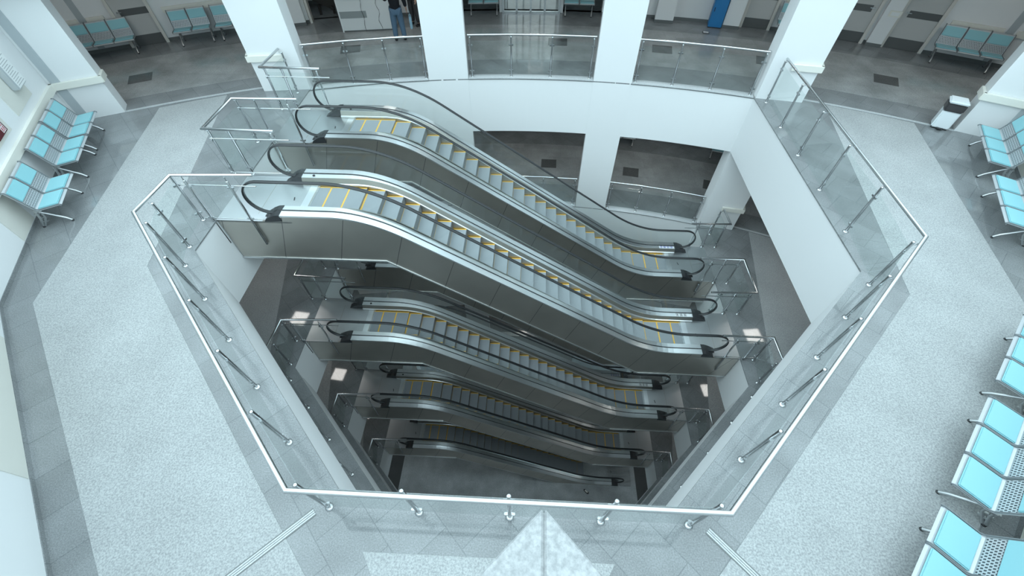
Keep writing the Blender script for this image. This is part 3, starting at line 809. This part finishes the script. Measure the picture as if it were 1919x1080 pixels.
for x, lb in ((3.92, 'bench one floor down, at the left of the right opening, only its legs showing'),
              (8.02, 'bench one floor down, at the right of the right opening, seat edge and leg showing')):
    p, d = radial(x, RB-.40); bench(2, lb, p, d, GC, -H)

# ------------------------------------------------------------------ corridor fittings of the top floor
def at_back(x, R=RB): p, d = radial(x, R); a = math.atan2(d.y, d.x)-PI/2; return (p[0], p[1], 0), a    # local +y looks at the atrium, +x to its left
def door_(x, w, n, hinge=1):
    loc, a = at_back(x); t = struct(link('door_%d' % n, None, None, loc, a))
    b = MB(); b.box(-w/2, w/2, -.02, .035, .01, 2.1, M['door'])
    leaf = b.build('leaf', t)
    b = MB(); b.box(-w/2, w/2, .035, .043, .01, .30, M['doorband']); b.build('kick_plate', leaf)
    b = MB(); b.box(-w/2+(.14 if hinge < 0 else 0), w/2-(.14 if hinge > 0 else 0), .035, .043, .86, 1.04, M['doorband']); b.build('push_plate', leaf)
    b = MB(); xx = hinge*(w/2-.09); b.box(xx-.012, xx+.012, .035, .09, .97, .995, M['steel']); x0, x1 = sorted((xx, xx-hinge*.12)); b.box(x0, x1, .075, .09, .97, .99, M['steel']); b.build('handle', leaf)
    b = MB()
    for s in (-1, 1):
        x0, x1 = sorted((s*w/2, s*(w/2+.09))); b.box(x0, x1, -.02, .10, 0, 2.2, M['frame'])
    b.box(-w/2-.09, w/2+.09, -.02, .10, 2.1, 2.2, M['frame']); b.build('frame', t)
    return t
door_(-12.68, .92, 1); door_(11.55, .96, 2); door_(10.05, .96, 3, -1); door_(7.48, .80, 4)
def pilaster(x, w, depth):
    loc, a = at_back(x); b = MB(); mt = Matrix.Translation(loc) @ Matrix.Rotation(a, 4, 'Z')
    b.box(-w/2, w/2, -.1, depth, 0, H-SOFF, M['white'], mt); b.box(-w/2-.01, w/2+.01, -.1, depth+.01, 0, .1, M['skirting'], mt); struct(b.build('wall_back'))
for x, w, dp in ((4.52, .62, .40), (6.72, .52, .35), (10.85, .42, .18), (-8.42, .62, .2), (-6.72, .46, .25)): pilaster(x, w, dp)
def back_bumper(x0, x1):
    b = MB(); a0, a1 = ang(x0, RB), ang(x1, RB); n = max(1, int(abs(a1-a0)*40))
    b.prism(arc(RB-.06, a0, a1, n)+arc(RB+.01, a1, a0, n), .80, .96, M['cream']); struct(b.build('trim_4'))
for x0, x1 in ((-14.6, -13.95), (-13.75, -13.35), (-11.95, -9.2), (12.25, 13.35), (13.6, 14.4), (8.1, 9.4)): back_bumper(x0, x1)
for x in (-13.85, 13.48):
    loc, a = at_back(x); b = MB(); mt = Matrix.Translation(loc) @ Matrix.Rotation(a, 4, 'Z'); b.box(-.09, .09, -.02, .02, .1, 3.0, M['greystrip'], mt); struct(b.build('trim_6'))
loc, a = at_back(10.85, RB-.18)
sb = MB(); sb.box(-.16, .16, 0, .03, .86, 1.02, M['cream']); sb.box(-.11, .11, .03, .036, .89, .99, M['pale'])
tag(sb.build('socket_plate', bevel=.006), 'beige framed wall plate on the narrow white pilaster between two grey doors', 'wall plate'); o = bpy.data.objects['socket_plate']; o.location = loc; o.rotation_euler = (0, 0, a)
# recess with the open doorway
loc, a = at_back(-7.48)
mt = Matrix.Translation(loc) @ Matrix.Rotation(a, 4, 'Z')
b = MB(); b.box(-1.1, 1.1, -2.0, -1.9, 0, 2.6, M['white'], mt); b.box(-1.1, 1.1, -1.89, -1.88, 0, .12, M['skirting'], mt); struct(b.build('wall_back'))
b = MB(); b.box(-1.1, 1.1, -2.0, -.3, -.03, .0, M['dark'], mt); struct(b.build('floor'))
for s in (-1, 1):
    b = MB(); x0, x1 = sorted((s*1.1, s*1.0)); b.box(x0, x1, -2.0, -.3, 0, 2.6, M['white'], mt); struct(b.build('wall_back'))
b = MB(); b.box(-1.1, 1.1, -2.0, -.3, 2.6, 2.7, M['white'], mt); struct(b.build('ceiling'))
b = MB(); b.box(.46, .54, -.31, .06, 0, 2.2, M['frame'], mt); b.box(-.54, -.46, -.31, .06, 0, 2.2, M['frame'], mt); struct(b.build('trim_7'))
bd = MB(); m2 = mt @ Matrix.Translation((.05, -.75, .30)) @ Matrix.Rotation(-.5, 4, 'Y'); bd.box(-.36, .36, -.03, .03, -.02, .34, M['darkwood'], m2); bd.box(-.34, -.26, -.03, .12, -.02, .1, M['darkwood'], m2)
m3 = mt; bd.box(.18, .26, -.8, -.7, 0, .32, M['darkwood'], mt); bd.box(-.30, -.22, -.8, -.7, 0, .12, M['darkwood'], mt)
tag(bd.build('stretcher_board'), 'dark tilted board standing in the open doorway left of the white desk', 'board')
# glazed lobby in the middle of the back wall
for x0, x1 in ((-2.7, -1.25), (.85, 2.35)):
    b = MB(); a0, a1 = ang(x0, RB), ang(x1, RB); b.prism(arc(RB+.75, a0, a1, 3)+arc(RB+.95, a1, a0, 3), 0, H-SOFF, M['skirting']); struct(b.build('wall_back'))
    b = MB(); b.prism(arc(RB+.25, a0, a1, 3)+arc(RB+.95, a1, a0, 3), -.03, 0, M['dark']); struct(b.build('floor'))
    b = MB(); b.prism(arc(RB+.25, a0, a1, 3)+arc(RB+.95, a1, a0, 3), H-SOFF, H-SOFF+.1, M['white']); struct(b.build('ceiling'))
    xs_ = (x0, x1)[x0 > 0]; b = MB(); a2, a3 = sorted((ang(xs_, RB), ang(xs_+(.04 if x0 > 0 else -.04), RB))); b.prism(arc(RB+.25, a2, a3, 1)+arc(RB+.95, a3, a2, 1), 0, H-SOFF, M['white']); struct(b.build('wall_back'))
loc, a = at_back(-.2)
d_ = struct(link('door_5', None, None, loc, a))
for x0, x1 in ((-.99, -.52), (-.47, .0), (.03, .5), (.55, 1.0)):
    b = MB(); b.box(x0, x1, -.01, .0, .06, 2.6, M['glass']); b.build('glass_leaf', d_)
b = MB()
for x in (-1.02, -.495, .015, .525, 1.02): b.box(x-.035, x+.035, -.04, .03, 0, 2.7, M['alu'])
b.box(-1.02, 1.02, -.04, .03, 0, .06, M['alu']); b.box(-1.02, 1.02, -.04, .03, 2.6, 2.7, M['alu']); b.build('frame', d_)
b = MB(); mt = Matrix.Translation(loc) @ Matrix.Rotation(a, 4, 'Z'); b.box(-1.15, 1.15, -2.6, -.21, -.03, .0, M['dark'], mt); struct(b.build('floor'))
wn = struct(link('window_1', None, None, (loc[0], loc[1]+2.5, 0), a)); b = MB(); b.box(-1.05, 1.05, -.03, .0, .05, 2.7, M['day']); b.build('pane', wn)
b = MB(); [b.box(x-.03, x+.03, 0, .04, 0, 2.7, M['alu']) for x in (-1.02, -.35, .35, 1.02)]; b.build('window_frame', wn)
for s in (-1, 1):
    b = MB(); x0, x1 = sorted((s*1.06, s*1.16)); b.box(x0, x1, -2.6, -.05, 0, 2.8, M['white'], mt); struct(b.build('wall_back'))
b = MB(); b.box(-1.16, 1.16, -2.6, -.05, 2.8, 2.9, M['white'], mt); struct(b.build('ceiling'))
# desk --------------------------------------------------------------------------
dx0, dx1 = V2((-6.56, 15.56)), V2((-4.80, 15.84))
dv = (dx1-dx0).normalized(); a = math.atan2(dv.y, dv.x); DLn = (dx1-dx0).length
t = thing('reception_desk', 'white reception desk with grey mid band in the left opening', 'desk', (dx0.x, dx0.y, 0), a)
b = MB(); b.box(0, DLn, 0, .6, .05, .98, M['desk']); b.box(.03, DLn-.03, .02, .58, 0, .05, M['skirting']); b.build('body', t)
b = MB(); b.box(.0, DLn*.5, -.006, .0, .42, .62, M['deskband']); b.build('band', t)
b = MB(); b.box(-.03, DLn+.03, -.03, .65, .98, 1.02, M['desktop']); b.build('desk_top', t, .006)
b = MB(); b.box(-.02, .02, -.012, .6, 0, .98, M['pale']); b.build('end_panel', t)
def desk_pt(u, v, z): return tuple(V2(dx0)+dv*u+Vector((-dv.y, dv.x))*v)+(z,)
eq = thing('printer', 'black desktop machine on the white desk', 'printer', desk_pt(.72, .22, 1.02), a)
b = MB(); b.box(-.22, .22, -.16, .2, 0, .10, M['black']); b.box(-.18, .18, -.10, .2, .10, .16, M['black']); b.build('body', eq, .01)
b = MB(); b.box(-.12, .12, -.165, -.16, .03, .06, M['greystrip']); b.build('paper_slot', eq)
eq = thing('telephone', 'dark telephone at the middle of the white desk', 'telephone', desk_pt(1.08, .20, 1.02), a)
b = MB(); b.box(-.09, .09, -.1, .1, 0, .05, M['black']); b.build('base', eq, .008)
b = MB(); b.tube([(-.07, -.09, .06), (-.07, 0, .085), (-.07, .09, .06)], .02, M['black'], 8); b.build('handset', eq)
b = MB(); [b.box(-.03+.03*i, -.012+.03*i, -.05+.035*j, -.03+.035*j, .05, .055, M['pale']) for i in range(3) for j in range(3)]; b.build('key_pad', eq)
for u, lb in ((1.28, 'white cup left of its twin on the desk beside the dark telephone'), (1.42, 'white cup on the desk nearest the standing person')):
    b = MB(); b.lathe([(.0, 0), (.03, 0), (.038, .10), (.034, .10), (.027, .006), (0, .006)], M['pale'], n=14); c_ = tag(b.build('cup'), lb, 'cup', 'cups on the desk'); c_.location = desk_pt(u, .18, 1.02)
for i, (u, lb) in enumerate(((.78, 'dark cable hanging down the desk front under the black machine'), (1.30, 'dark kinked cable hanging down the desk front, right of the other'))):
    b = MB(); pp = []
    for j in range(11): z = 1.03-1.0*j/10; pp.append((.02*math.sin(j*1.3+i*2)*(1+i), -.038-.004*j*(j > 8), z))
    b.tube([(0, .02, 1.028)]+pp, .007, M['blackink'], 6); c_ = tag(b.build('cable'), lb, 'cable', 'cables on the desk front'); q = desk_pt(u, 0, 0); c_.location = q; c_.rotation_euler = (0, 0, a)
# blue cabinet, floor box ---------------------------------------------------------
loc, a = at_back(6.15, RB-.28)
t = thing('cabinet', 'tall bright blue cabinet between white pilasters in the right opening', 'cabinet', loc, a)
b = MB(); b.box(-.22, .22, -.25, .16, .03, .95, M['blue']); b.build('body', t, .008)
b = MB(); b.box(-.235, .235, -.26, .17, .95, 1.06, M['black']); b.build('top', t, .01)
b = MB(); b.box(-.215, .215, -.24, .15, 0, .03, M['black']); b.build('plinth', t)
b = MB(); b.box(-.20, .20, .16, .168, .1, .9, M['blue']); dr = b.build('door', t); b = MB(); b.box(.15, .17, .168, .185, .5, .62, M['black']); b.build('handle', dr)
b = MB(); b.box(-.11, .11, -.08, .08, 0, .008, M['black']); b.box(-.085, .085, -.055, .055, .008, .011, M['pale'])
o = tag(b.build('floor_box'), 'small white and black floor box before the blue cabinet', 'floor box'); o.location = (*rp(25.9, 5.75), .004); o.rotation_euler = (0, 0, -.24)

# ------------------------------------------------------------------ bin
t = thing('pedal_bin', 'white pedal bin with black liner beside the right pillar', 'bin', (10.17, 10.30, 0), math.atan2(-tR.y, -tR.x))
b = MB(); b.prism([(-.19, -.16), (.19, -.16), (.17, .15), (-.17, .15)], .02, .46, M['binwhite']); b.build('body', t, .03)
b = MB(); b.prism([(-.2, -.17), (.2, -.17), (.18, .16), (-.18, .16)], .44, .64, M['liner']); b.build('liner', t, .03)
b = MB(); b.prism([(-.205, -.175), (.205, -.175), (.185, .165), (-.185, .165)], .63, .70, M['binwhite']); b.build('lid', t, .025)
b = MB(); b.box(-.06, .06, -.24, -.15, .03, .05, M['black']); b.build('pedal', t, .006)
b = MB(); b.box(-.16, .16, -.14, .13, 0, .025, M['black']); b.build('base', t)

# ------------------------------------------------------------------ left wall fittings
def wall_frame(u, off, z): q = wall_spot(WL0, dL, nL, u, off); return (q[0], q[1], z), math.atan2(dL.y, dL.x)
q, a = wall_frame(5.32, .012, 1.43)
t = thing('notice_case', 'pale wall-mounted notice case with lined sheet above the left benches', 'notice case', q, a)
b = MB(); b.box(-.27, .20, -.15, 0, 0, 1.0, M['shell']); b.build('case', t, .02)
b = MB(); b.box(-.24, .17, -.155, -.15, .03, .97, M['pale']); sh = b.build('sheet', t)
b = MB()
for i in range(20): z = .07+.043*i; b.box(-.21, .14-.05*((i*7) % 3), -.1565, -.155, z, z+.012, M['ink'])
b.build('printed_lines', sh)
q, a = wall_frame(3.62, .012, 1.2)
t = thing('wall_sign', 'dark red wall sign with a small white label, at the left edge', 'sign', q, a)
b = MB(); b.box(-.26, .22, -.05, 0, 0, .55, M['red']); b.build('panel', t, .015)
b = MB(); b.box(.02, .17, -.053, -.05, .03, .22, M['pale']); lb_ = b.build('label', t)
b = MB()
for i in range(2):
    for j in range(2):
        x = .035+.07*i; z = .045+.088*j
        b.box(x, x+.05, -.0545, -.053, z, z+.012, M['redink']); b.box(x, x+.05, -.0545, -.053, z+.03, z+.042, M['redink']); b.box(x, x+.05, -.0545, -.053, z+.058, z+.07, M['redink'])
        b.box(x+.004, x+.014, -.0545, -.053, z, z+.07, M['redink']); b.box(x+.036, x+.046, -.0545, -.053, z, z+.07, M['redink'])
b.build('red_characters', lb_)

# ------------------------------------------------------------------ ceiling lamps: side ones mirrored in the polished floor, others unseen, added for brightness
LAMPS = [(k, x, 8.85, '%s side, %s' % (s, ('', 'one floor down', 'two floors down', 'three floors down', 'ground floor')[k])) for k in (1, 2, 3, 4) for x, s in ((8.5, 'right'), (-8.75, 'left'))]
LAMPS += [(0, *rp(24.6, x), 'added fill light in the top floor corridor, ' + w_) for x, w_ in ((-12.2, 'left bay'), (-8.2, 'by the left rear pillar'), (-4.6, 'left opening'), (0, 'middle opening'), (4.4, 'right opening'), (8.2, 'by the right rear pillar'), (12.0, 'right bay'))]  # unseen lamps, added to brighten the corridor walls
LAMPS += [(k, x, y, 'added fill light, %s, %s' % (w_, ('', 'one floor down', 'two floors down', 'three floors down', 'ground floor')[k])) for k, x, y, w_ in ((4, -3.2, -.5, 'front edge towards the left'), (4, 2.9, -.5, 'front edge towards the right'), (4, -.2, 14.4, 'back corridor'), (3, -.2, 14.4, 'back corridor'), (2, -.2, 14.4, 'back corridor'), (1, 4.4, 14.6, 'back corridor'), (1, -.4, 14.8, 'middle of the back corridor'))]  # further unseen lamps, added to lift the dark lower levels
for k, x, y, s in LAMPS:
    if True:
        t = thing('ceiling_light', 'square ceiling lamp over the polished floor, %s' % s, 'lamp', (x, y, -k*H+H-SOFF), .1 if x > 0 else -.1, 'ceiling lamps over the lower floors')
        b = MB(); b.box(-.3, .3, -.3, .3, -.03, 0, M['alu']); b.build('frame', t)
        b = MB(); b.box(-.285, .285, -.285, .285, -.036, -.03, M['lamp']); b.build('diffuser', t)

# dark fitting on the ground floor
t = thing('tool_bag', 'small dark bag lying alone on the dark ground floor', 'bag', (3.56, 5.75, -4*H+.006), -.7)
b = MB(); b.box(-.16, .16, -.06, .06, 0, .09, M['black']); b.build('body', t, .03)
b = MB(); b.box(-.09, .09, -.04, .04, .088, .10, M['cream']); b.build('flap', t, .01)
# white joint line and dark floor field on the ground floor
b = MB(); b.box(-6.54, -6.49, 3.2, 7.2, -4*H, -4*H+.012, M['sill']); struct(b.build('trim_8'))
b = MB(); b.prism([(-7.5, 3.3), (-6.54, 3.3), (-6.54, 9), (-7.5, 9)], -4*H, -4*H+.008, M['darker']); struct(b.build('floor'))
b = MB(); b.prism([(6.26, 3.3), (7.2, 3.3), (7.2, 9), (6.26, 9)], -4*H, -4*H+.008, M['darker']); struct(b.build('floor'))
b = MB(); b.prism([(-6.49, -2.2), (6.26, -2.2), (6.26, 12.4), (-6.49, 12.4)], -4*H, -4*H+.004, M['ground']); struct(b.build('floor'))

# ------------------------------------------------------------------ people
def skinned(name, nodes, edges, mat, parent=None, sub=2):
    keys = list(nodes); me = bpy.data.meshes.new(name)
    me.from_pydata([nodes[k][:3] for k in keys], [(keys.index(a_), keys.index(b_)) for a_, b_ in edges], [])
    me.materials.append(mat)
    o = link(name, me, parent)
    sm = o.modifiers.new('skin', 'SKIN'); sm.use_smooth_shade = True; sm.branch_smoothing = .6
    for i, k in enumerate(keys):
        v = me.skin_vertices[0].data[i]; r = nodes[k][3]; v.radius = r if isinstance(r, tuple) else (r, r); v.use_root = (i == 0)
    s2 = o.modifiers.new('round', 'SUBSURF'); s2.levels = sub; s2.render_levels = sub
    return o
def person(label, loc, rot, top, legs_mat, reach):
    N = {'pel': (0, 0, .95, (.145, .10)), 'waist': (0, .0, 1.10, (.13, .095)), 'chest': (0, 0, 1.32, (.155, .105)), 'neckb': (0, 0, 1.47, (.075, .07)), 'neck': (0, .01, 1.54, .052), 'head0': (0, .025, 1.60, (.07, .08)), 'head1': (0, .03, 1.69, (.078, .095)), 'head2': (0, .015, 1.76, (.06, .075))}
    E_ = [('pel', 'waist'), ('waist', 'chest'), ('chest', 'neckb'), ('neckb', 'neck'), ('neck', 'head0'), ('head0', 'head1'), ('head1', 'head2')]
    ex = {-1: (-.31, .02, 1.15), 1: (.31, .02, 1.15)}; hd = {-1: (-.30, .12, .90), 1: (.33, .10, .90)}
    if reach: ex[-1] = (-.29, .10, 1.16); hd[-1] = (-.2, .36, 1.14)
    for s in (-1, 1):
        k = 'L' if s < 0 else 'R'
        N['sh'+k] = (s*.19, 0, 1.41, .06); N['el'+k] = (*ex[s], .043); N['wr'+k] = (*hd[s], .030)
        d = (Vector(hd[s])-Vector(ex[s])).normalized(); p = Vector(hd[s])+d*.06
        N['pa'+k] = (*p, (.040, .022))
        E_ += [('chest', 'sh'+k), ('sh'+k, 'el'+k), ('el'+k, 'wr'+k), ('wr'+k, 'pa'+k)]
        for i, (off, ln) in enumerate(((-.027, .07), (-.009, .08), (.009, .076), (.027, .06))):
            q = p+d*.05+Vector((0, off, 0)); q2 = q+d*ln*.55+Vector((-s*.006, .0, 0)); q3 = q+d*ln+Vector((-s*.02, .006, 0))
            for nm, w, r in (('a', q, .0095), ('b', q2, .0085), ('c', q3, .007)): N['f%d%s%s' % (i, nm, k)] = (*w, r)
            E_ += [('pa'+k, 'f%da%s' % (i, k)), ('f%da%s' % (i, k), 'f%db%s' % (i, k)), ('f%db%s' % (i, k), 'f%dc%s' % (i, k))]
        q = p+Vector((-s*.01, .035, .0)); q2 = q+d*.04+Vector((-s*.01, .018, 0)); N['ta'+k] = (*q, .011); N['tb'+k] = (*q2, .009)
        E_ += [('pa'+k, 'ta'+k), ('ta'+k, 'tb'+k)]
        N['hip'+k] = (s*.09, 0, .88, .085); N['kn'+k] = (s*.12, .02, .49, .056); N['an'+k] = (s*.14, -.01, .09, .036); N['to'+k] = (s*.155, .13, .035, .030)
        E_ += [('pel', 'hip'+k), ('hip'+k, 'kn'+k), ('kn'+k, 'an'+k), ('an'+k, 'to'+k)]
    o = skinned('person', N, E_, M['skin']); tag(o, label, 'person'); o.location = loc; o.rotation_euler = (0, 0, rot)
    g = lambda k, r, dz=0.: (N[k][0], N[k][1], N[k][2]+dz, r)
    T = {'waist': g('waist', (.20, .145)), 'hem': (0, 0, .85, (.225, .18)), 'chest': g('chest', (.205, .145)), 'collar': (0, 0, 1.48, (.075, .07))}
    TE = [('waist', 'hem'), ('waist', 'chest'), ('chest', 'collar')]
    J = {'pel': (0, 0, .92, (.165, .125))}; JE = []
    for s in (-1, 1):
        k = 'L' if s < 0 else 'R'
        T['sh'+k] = g('sh'+k, .095); T['el'+k] = g('el'+k, .075); w = Vector(N['wr'+k][:3])*.9+Vector(N['el'+k][:3])*.1; T['wr'+k] = (*w, .055)
        TE += [('chest', 'sh'+k), ('sh'+k, 'el'+k), ('el'+k, 'wr'+k)]
        J['hip'+k] = g('hip'+k, .128); J['kn'+k] = g('kn'+k, .096); J['cuff'+k] = (N['an'+k][0], N['an'+k][1], .085, .08)
        JE += [('pel', 'hip'+k), ('hip'+k, 'kn'+k), ('kn'+k, 'cuff'+k)]
        x = N['an'+k][0]; skinned('shoe', {'h': (x, -.05, .055, (.055, .055)), 'm': (x+s*.008, .06, .05, (.058, .05)), 't': (x+s*.015, .175, .04, (.05, .036))}, [('h', 'm'), ('m', 't')], M['black'], o)
    skinned('sweater', T, TE, top, o); skinned('trousers', J, JE, legs_mat, o)
    skinned('hair', {'a': (0, -.03, 1.70, (.082, .075)), 'b': (0, -.005, 1.78, (.078, .085)), 'c': (0, .05, 1.795, (.06, .04))}, [('a', 'b'), ('b', 'c')], M['hair'], o)
    b = MB()
    for s in (-1, 1): b.lathe([(0, -.012), (.012, -.006), (.012, .006), (0, .012)], M['pale'], (s*.032, .118, 1.685), 8); b.lathe([(0, -.006), (.006, -.003), (.006, .003), (0, .006)], M['black'], (s*.032, .128, 1.685), 8)
    b.build('eyes', o)
    b = MB(); b.tube([(0, .115, 1.69), (0, .145, 1.655), (0, .125, 1.645)], .013, M['skin'], 8); b.build('nose', o)
    b = MB(); b.tube([(-.025, .112, 1.615), (0, .122, 1.613), (.025, .112, 1.615)], .006, M['redink'], 6); b.build('lips', o)
    b = MB()
    for s in (-1, 1): b.lathe([(0, -.032), (.013, -.02), (.015, .015), (0, .032)], M['skin'], (s*.082, .02, 1.67), 8)
    b.build('ears', o)
    return o
person('person in black top and blue jeans standing at the white desk, holding a pale bag', (-4.46, 14.98, .004), .25, M['knit'], M['denim'], True)
person('person in dark clothes and black shoes, half hidden by the column beside the desk', (-4.20, 16.30, 0), 2.6, M['knit'], M['liner'], False)
t = thing('carrier_bag', 'pale blue carrier bag hanging from the right hand of the person in jeans', 'bag', (-4.09, 15.20, .30), .25)
b = MB(); b.prism([(-.035, -.12), (.035, -.12), (.045, .12), (-.045, .12)], 0, .38, M['bag']); b.build('body', t, .02)
b = MB(); b.tube([(0, -.08, .37), (0, -.05, .46), (0, 0, .50), (0, .05, .46), (0, .08, .37)], .006, M['bag'], 6); b.build('strap', t)

# ------------------------------------------------------------------ light and camera
w = bpy.data.worlds.new('skylight'); SC.world = w; w.use_nodes = True
nt = w.node_tree; bg = nt.nodes['Background']
tc = nt.nodes.new('ShaderNodeTexCoord'); sx = nt.nodes.new('ShaderNodeSeparateXYZ'); nt.links.new(tc.outputs['Generated'], sx.inputs['Vector'])
cr = nt.nodes.new('ShaderNodeValToRGB'); cr.color_ramp.elements[0].position = .0; cr.color_ramp.elements[1].position = .75
cr.color_ramp.elements[0].color = (.40, .55, .61, 1); cr.color_ramp.elements[1].color = (.77, .985, 1.07, 1)
nt.links.new(sx.outputs['Z'], cr.inputs['Fac']); nt.links.new(cr.outputs['Color'], bg.inputs['Color'])
bg.inputs['Strength'].default_value = 2.6
sun = bpy.data.lights.new('skylight_sun', 'SUN'); sun.energy = .95; sun.angle = math.radians(75); sun.color = (.77, .97, 1.04)
so = bpy.data.objects.new('skylight_sun', sun); COL.objects.link(so)
so.rotation_euler = Vector((.27, .45, -.85)).to_track_quat('-Z', 'Y').to_euler()
cam = bpy.data.cameras.new('camera'); co = bpy.data.objects.new('camera', cam); COL.objects.link(co); SC.camera = co
cam.sensor_fit = 'HORIZONTAL'; cam.sensor_width = 36; cam.lens = 790.71*36/1919; cam.clip_start = .02; cam.clip_end = 200
PITCH, ROLL, YAW = .8974, -.0086, .0561
cy, sy, cp, sp = math.cos(YAW), math.sin(YAW), math.cos(PITCH), math.sin(PITCH)
rt = Vector((cy, sy, 0)); fh = Vector((-sy, cy, 0)); u0 = Vector((0, 0, 1)); fw = fh*cp-u0*sp; up = u0*cp+fh*sp
r2 = rt*math.cos(ROLL)+up*math.sin(ROLL); u2 = up*math.cos(ROLL)-rt*math.sin(ROLL)
co.matrix_world = Matrix(((r2.x, u2.x, -fw.x, 0), (r2.y, u2.y, -fw.y, 0), (r2.z, u2.z, -fw.z, 5.81), (0, 0, 0, 1)))
vs = SC.view_settings; SC.display_settings.display_device = 'sRGB'
vs.view_transform = 'Standard'; vs.look = 'None'; vs.gamma = 1; vs.use_curve_mapping = False; vs.exposure = -.06
SC.cycles.transparent_max_bounces = 40
SC.cycles.max_bounces = 12; SC.cycles.diffuse_bounces = 5
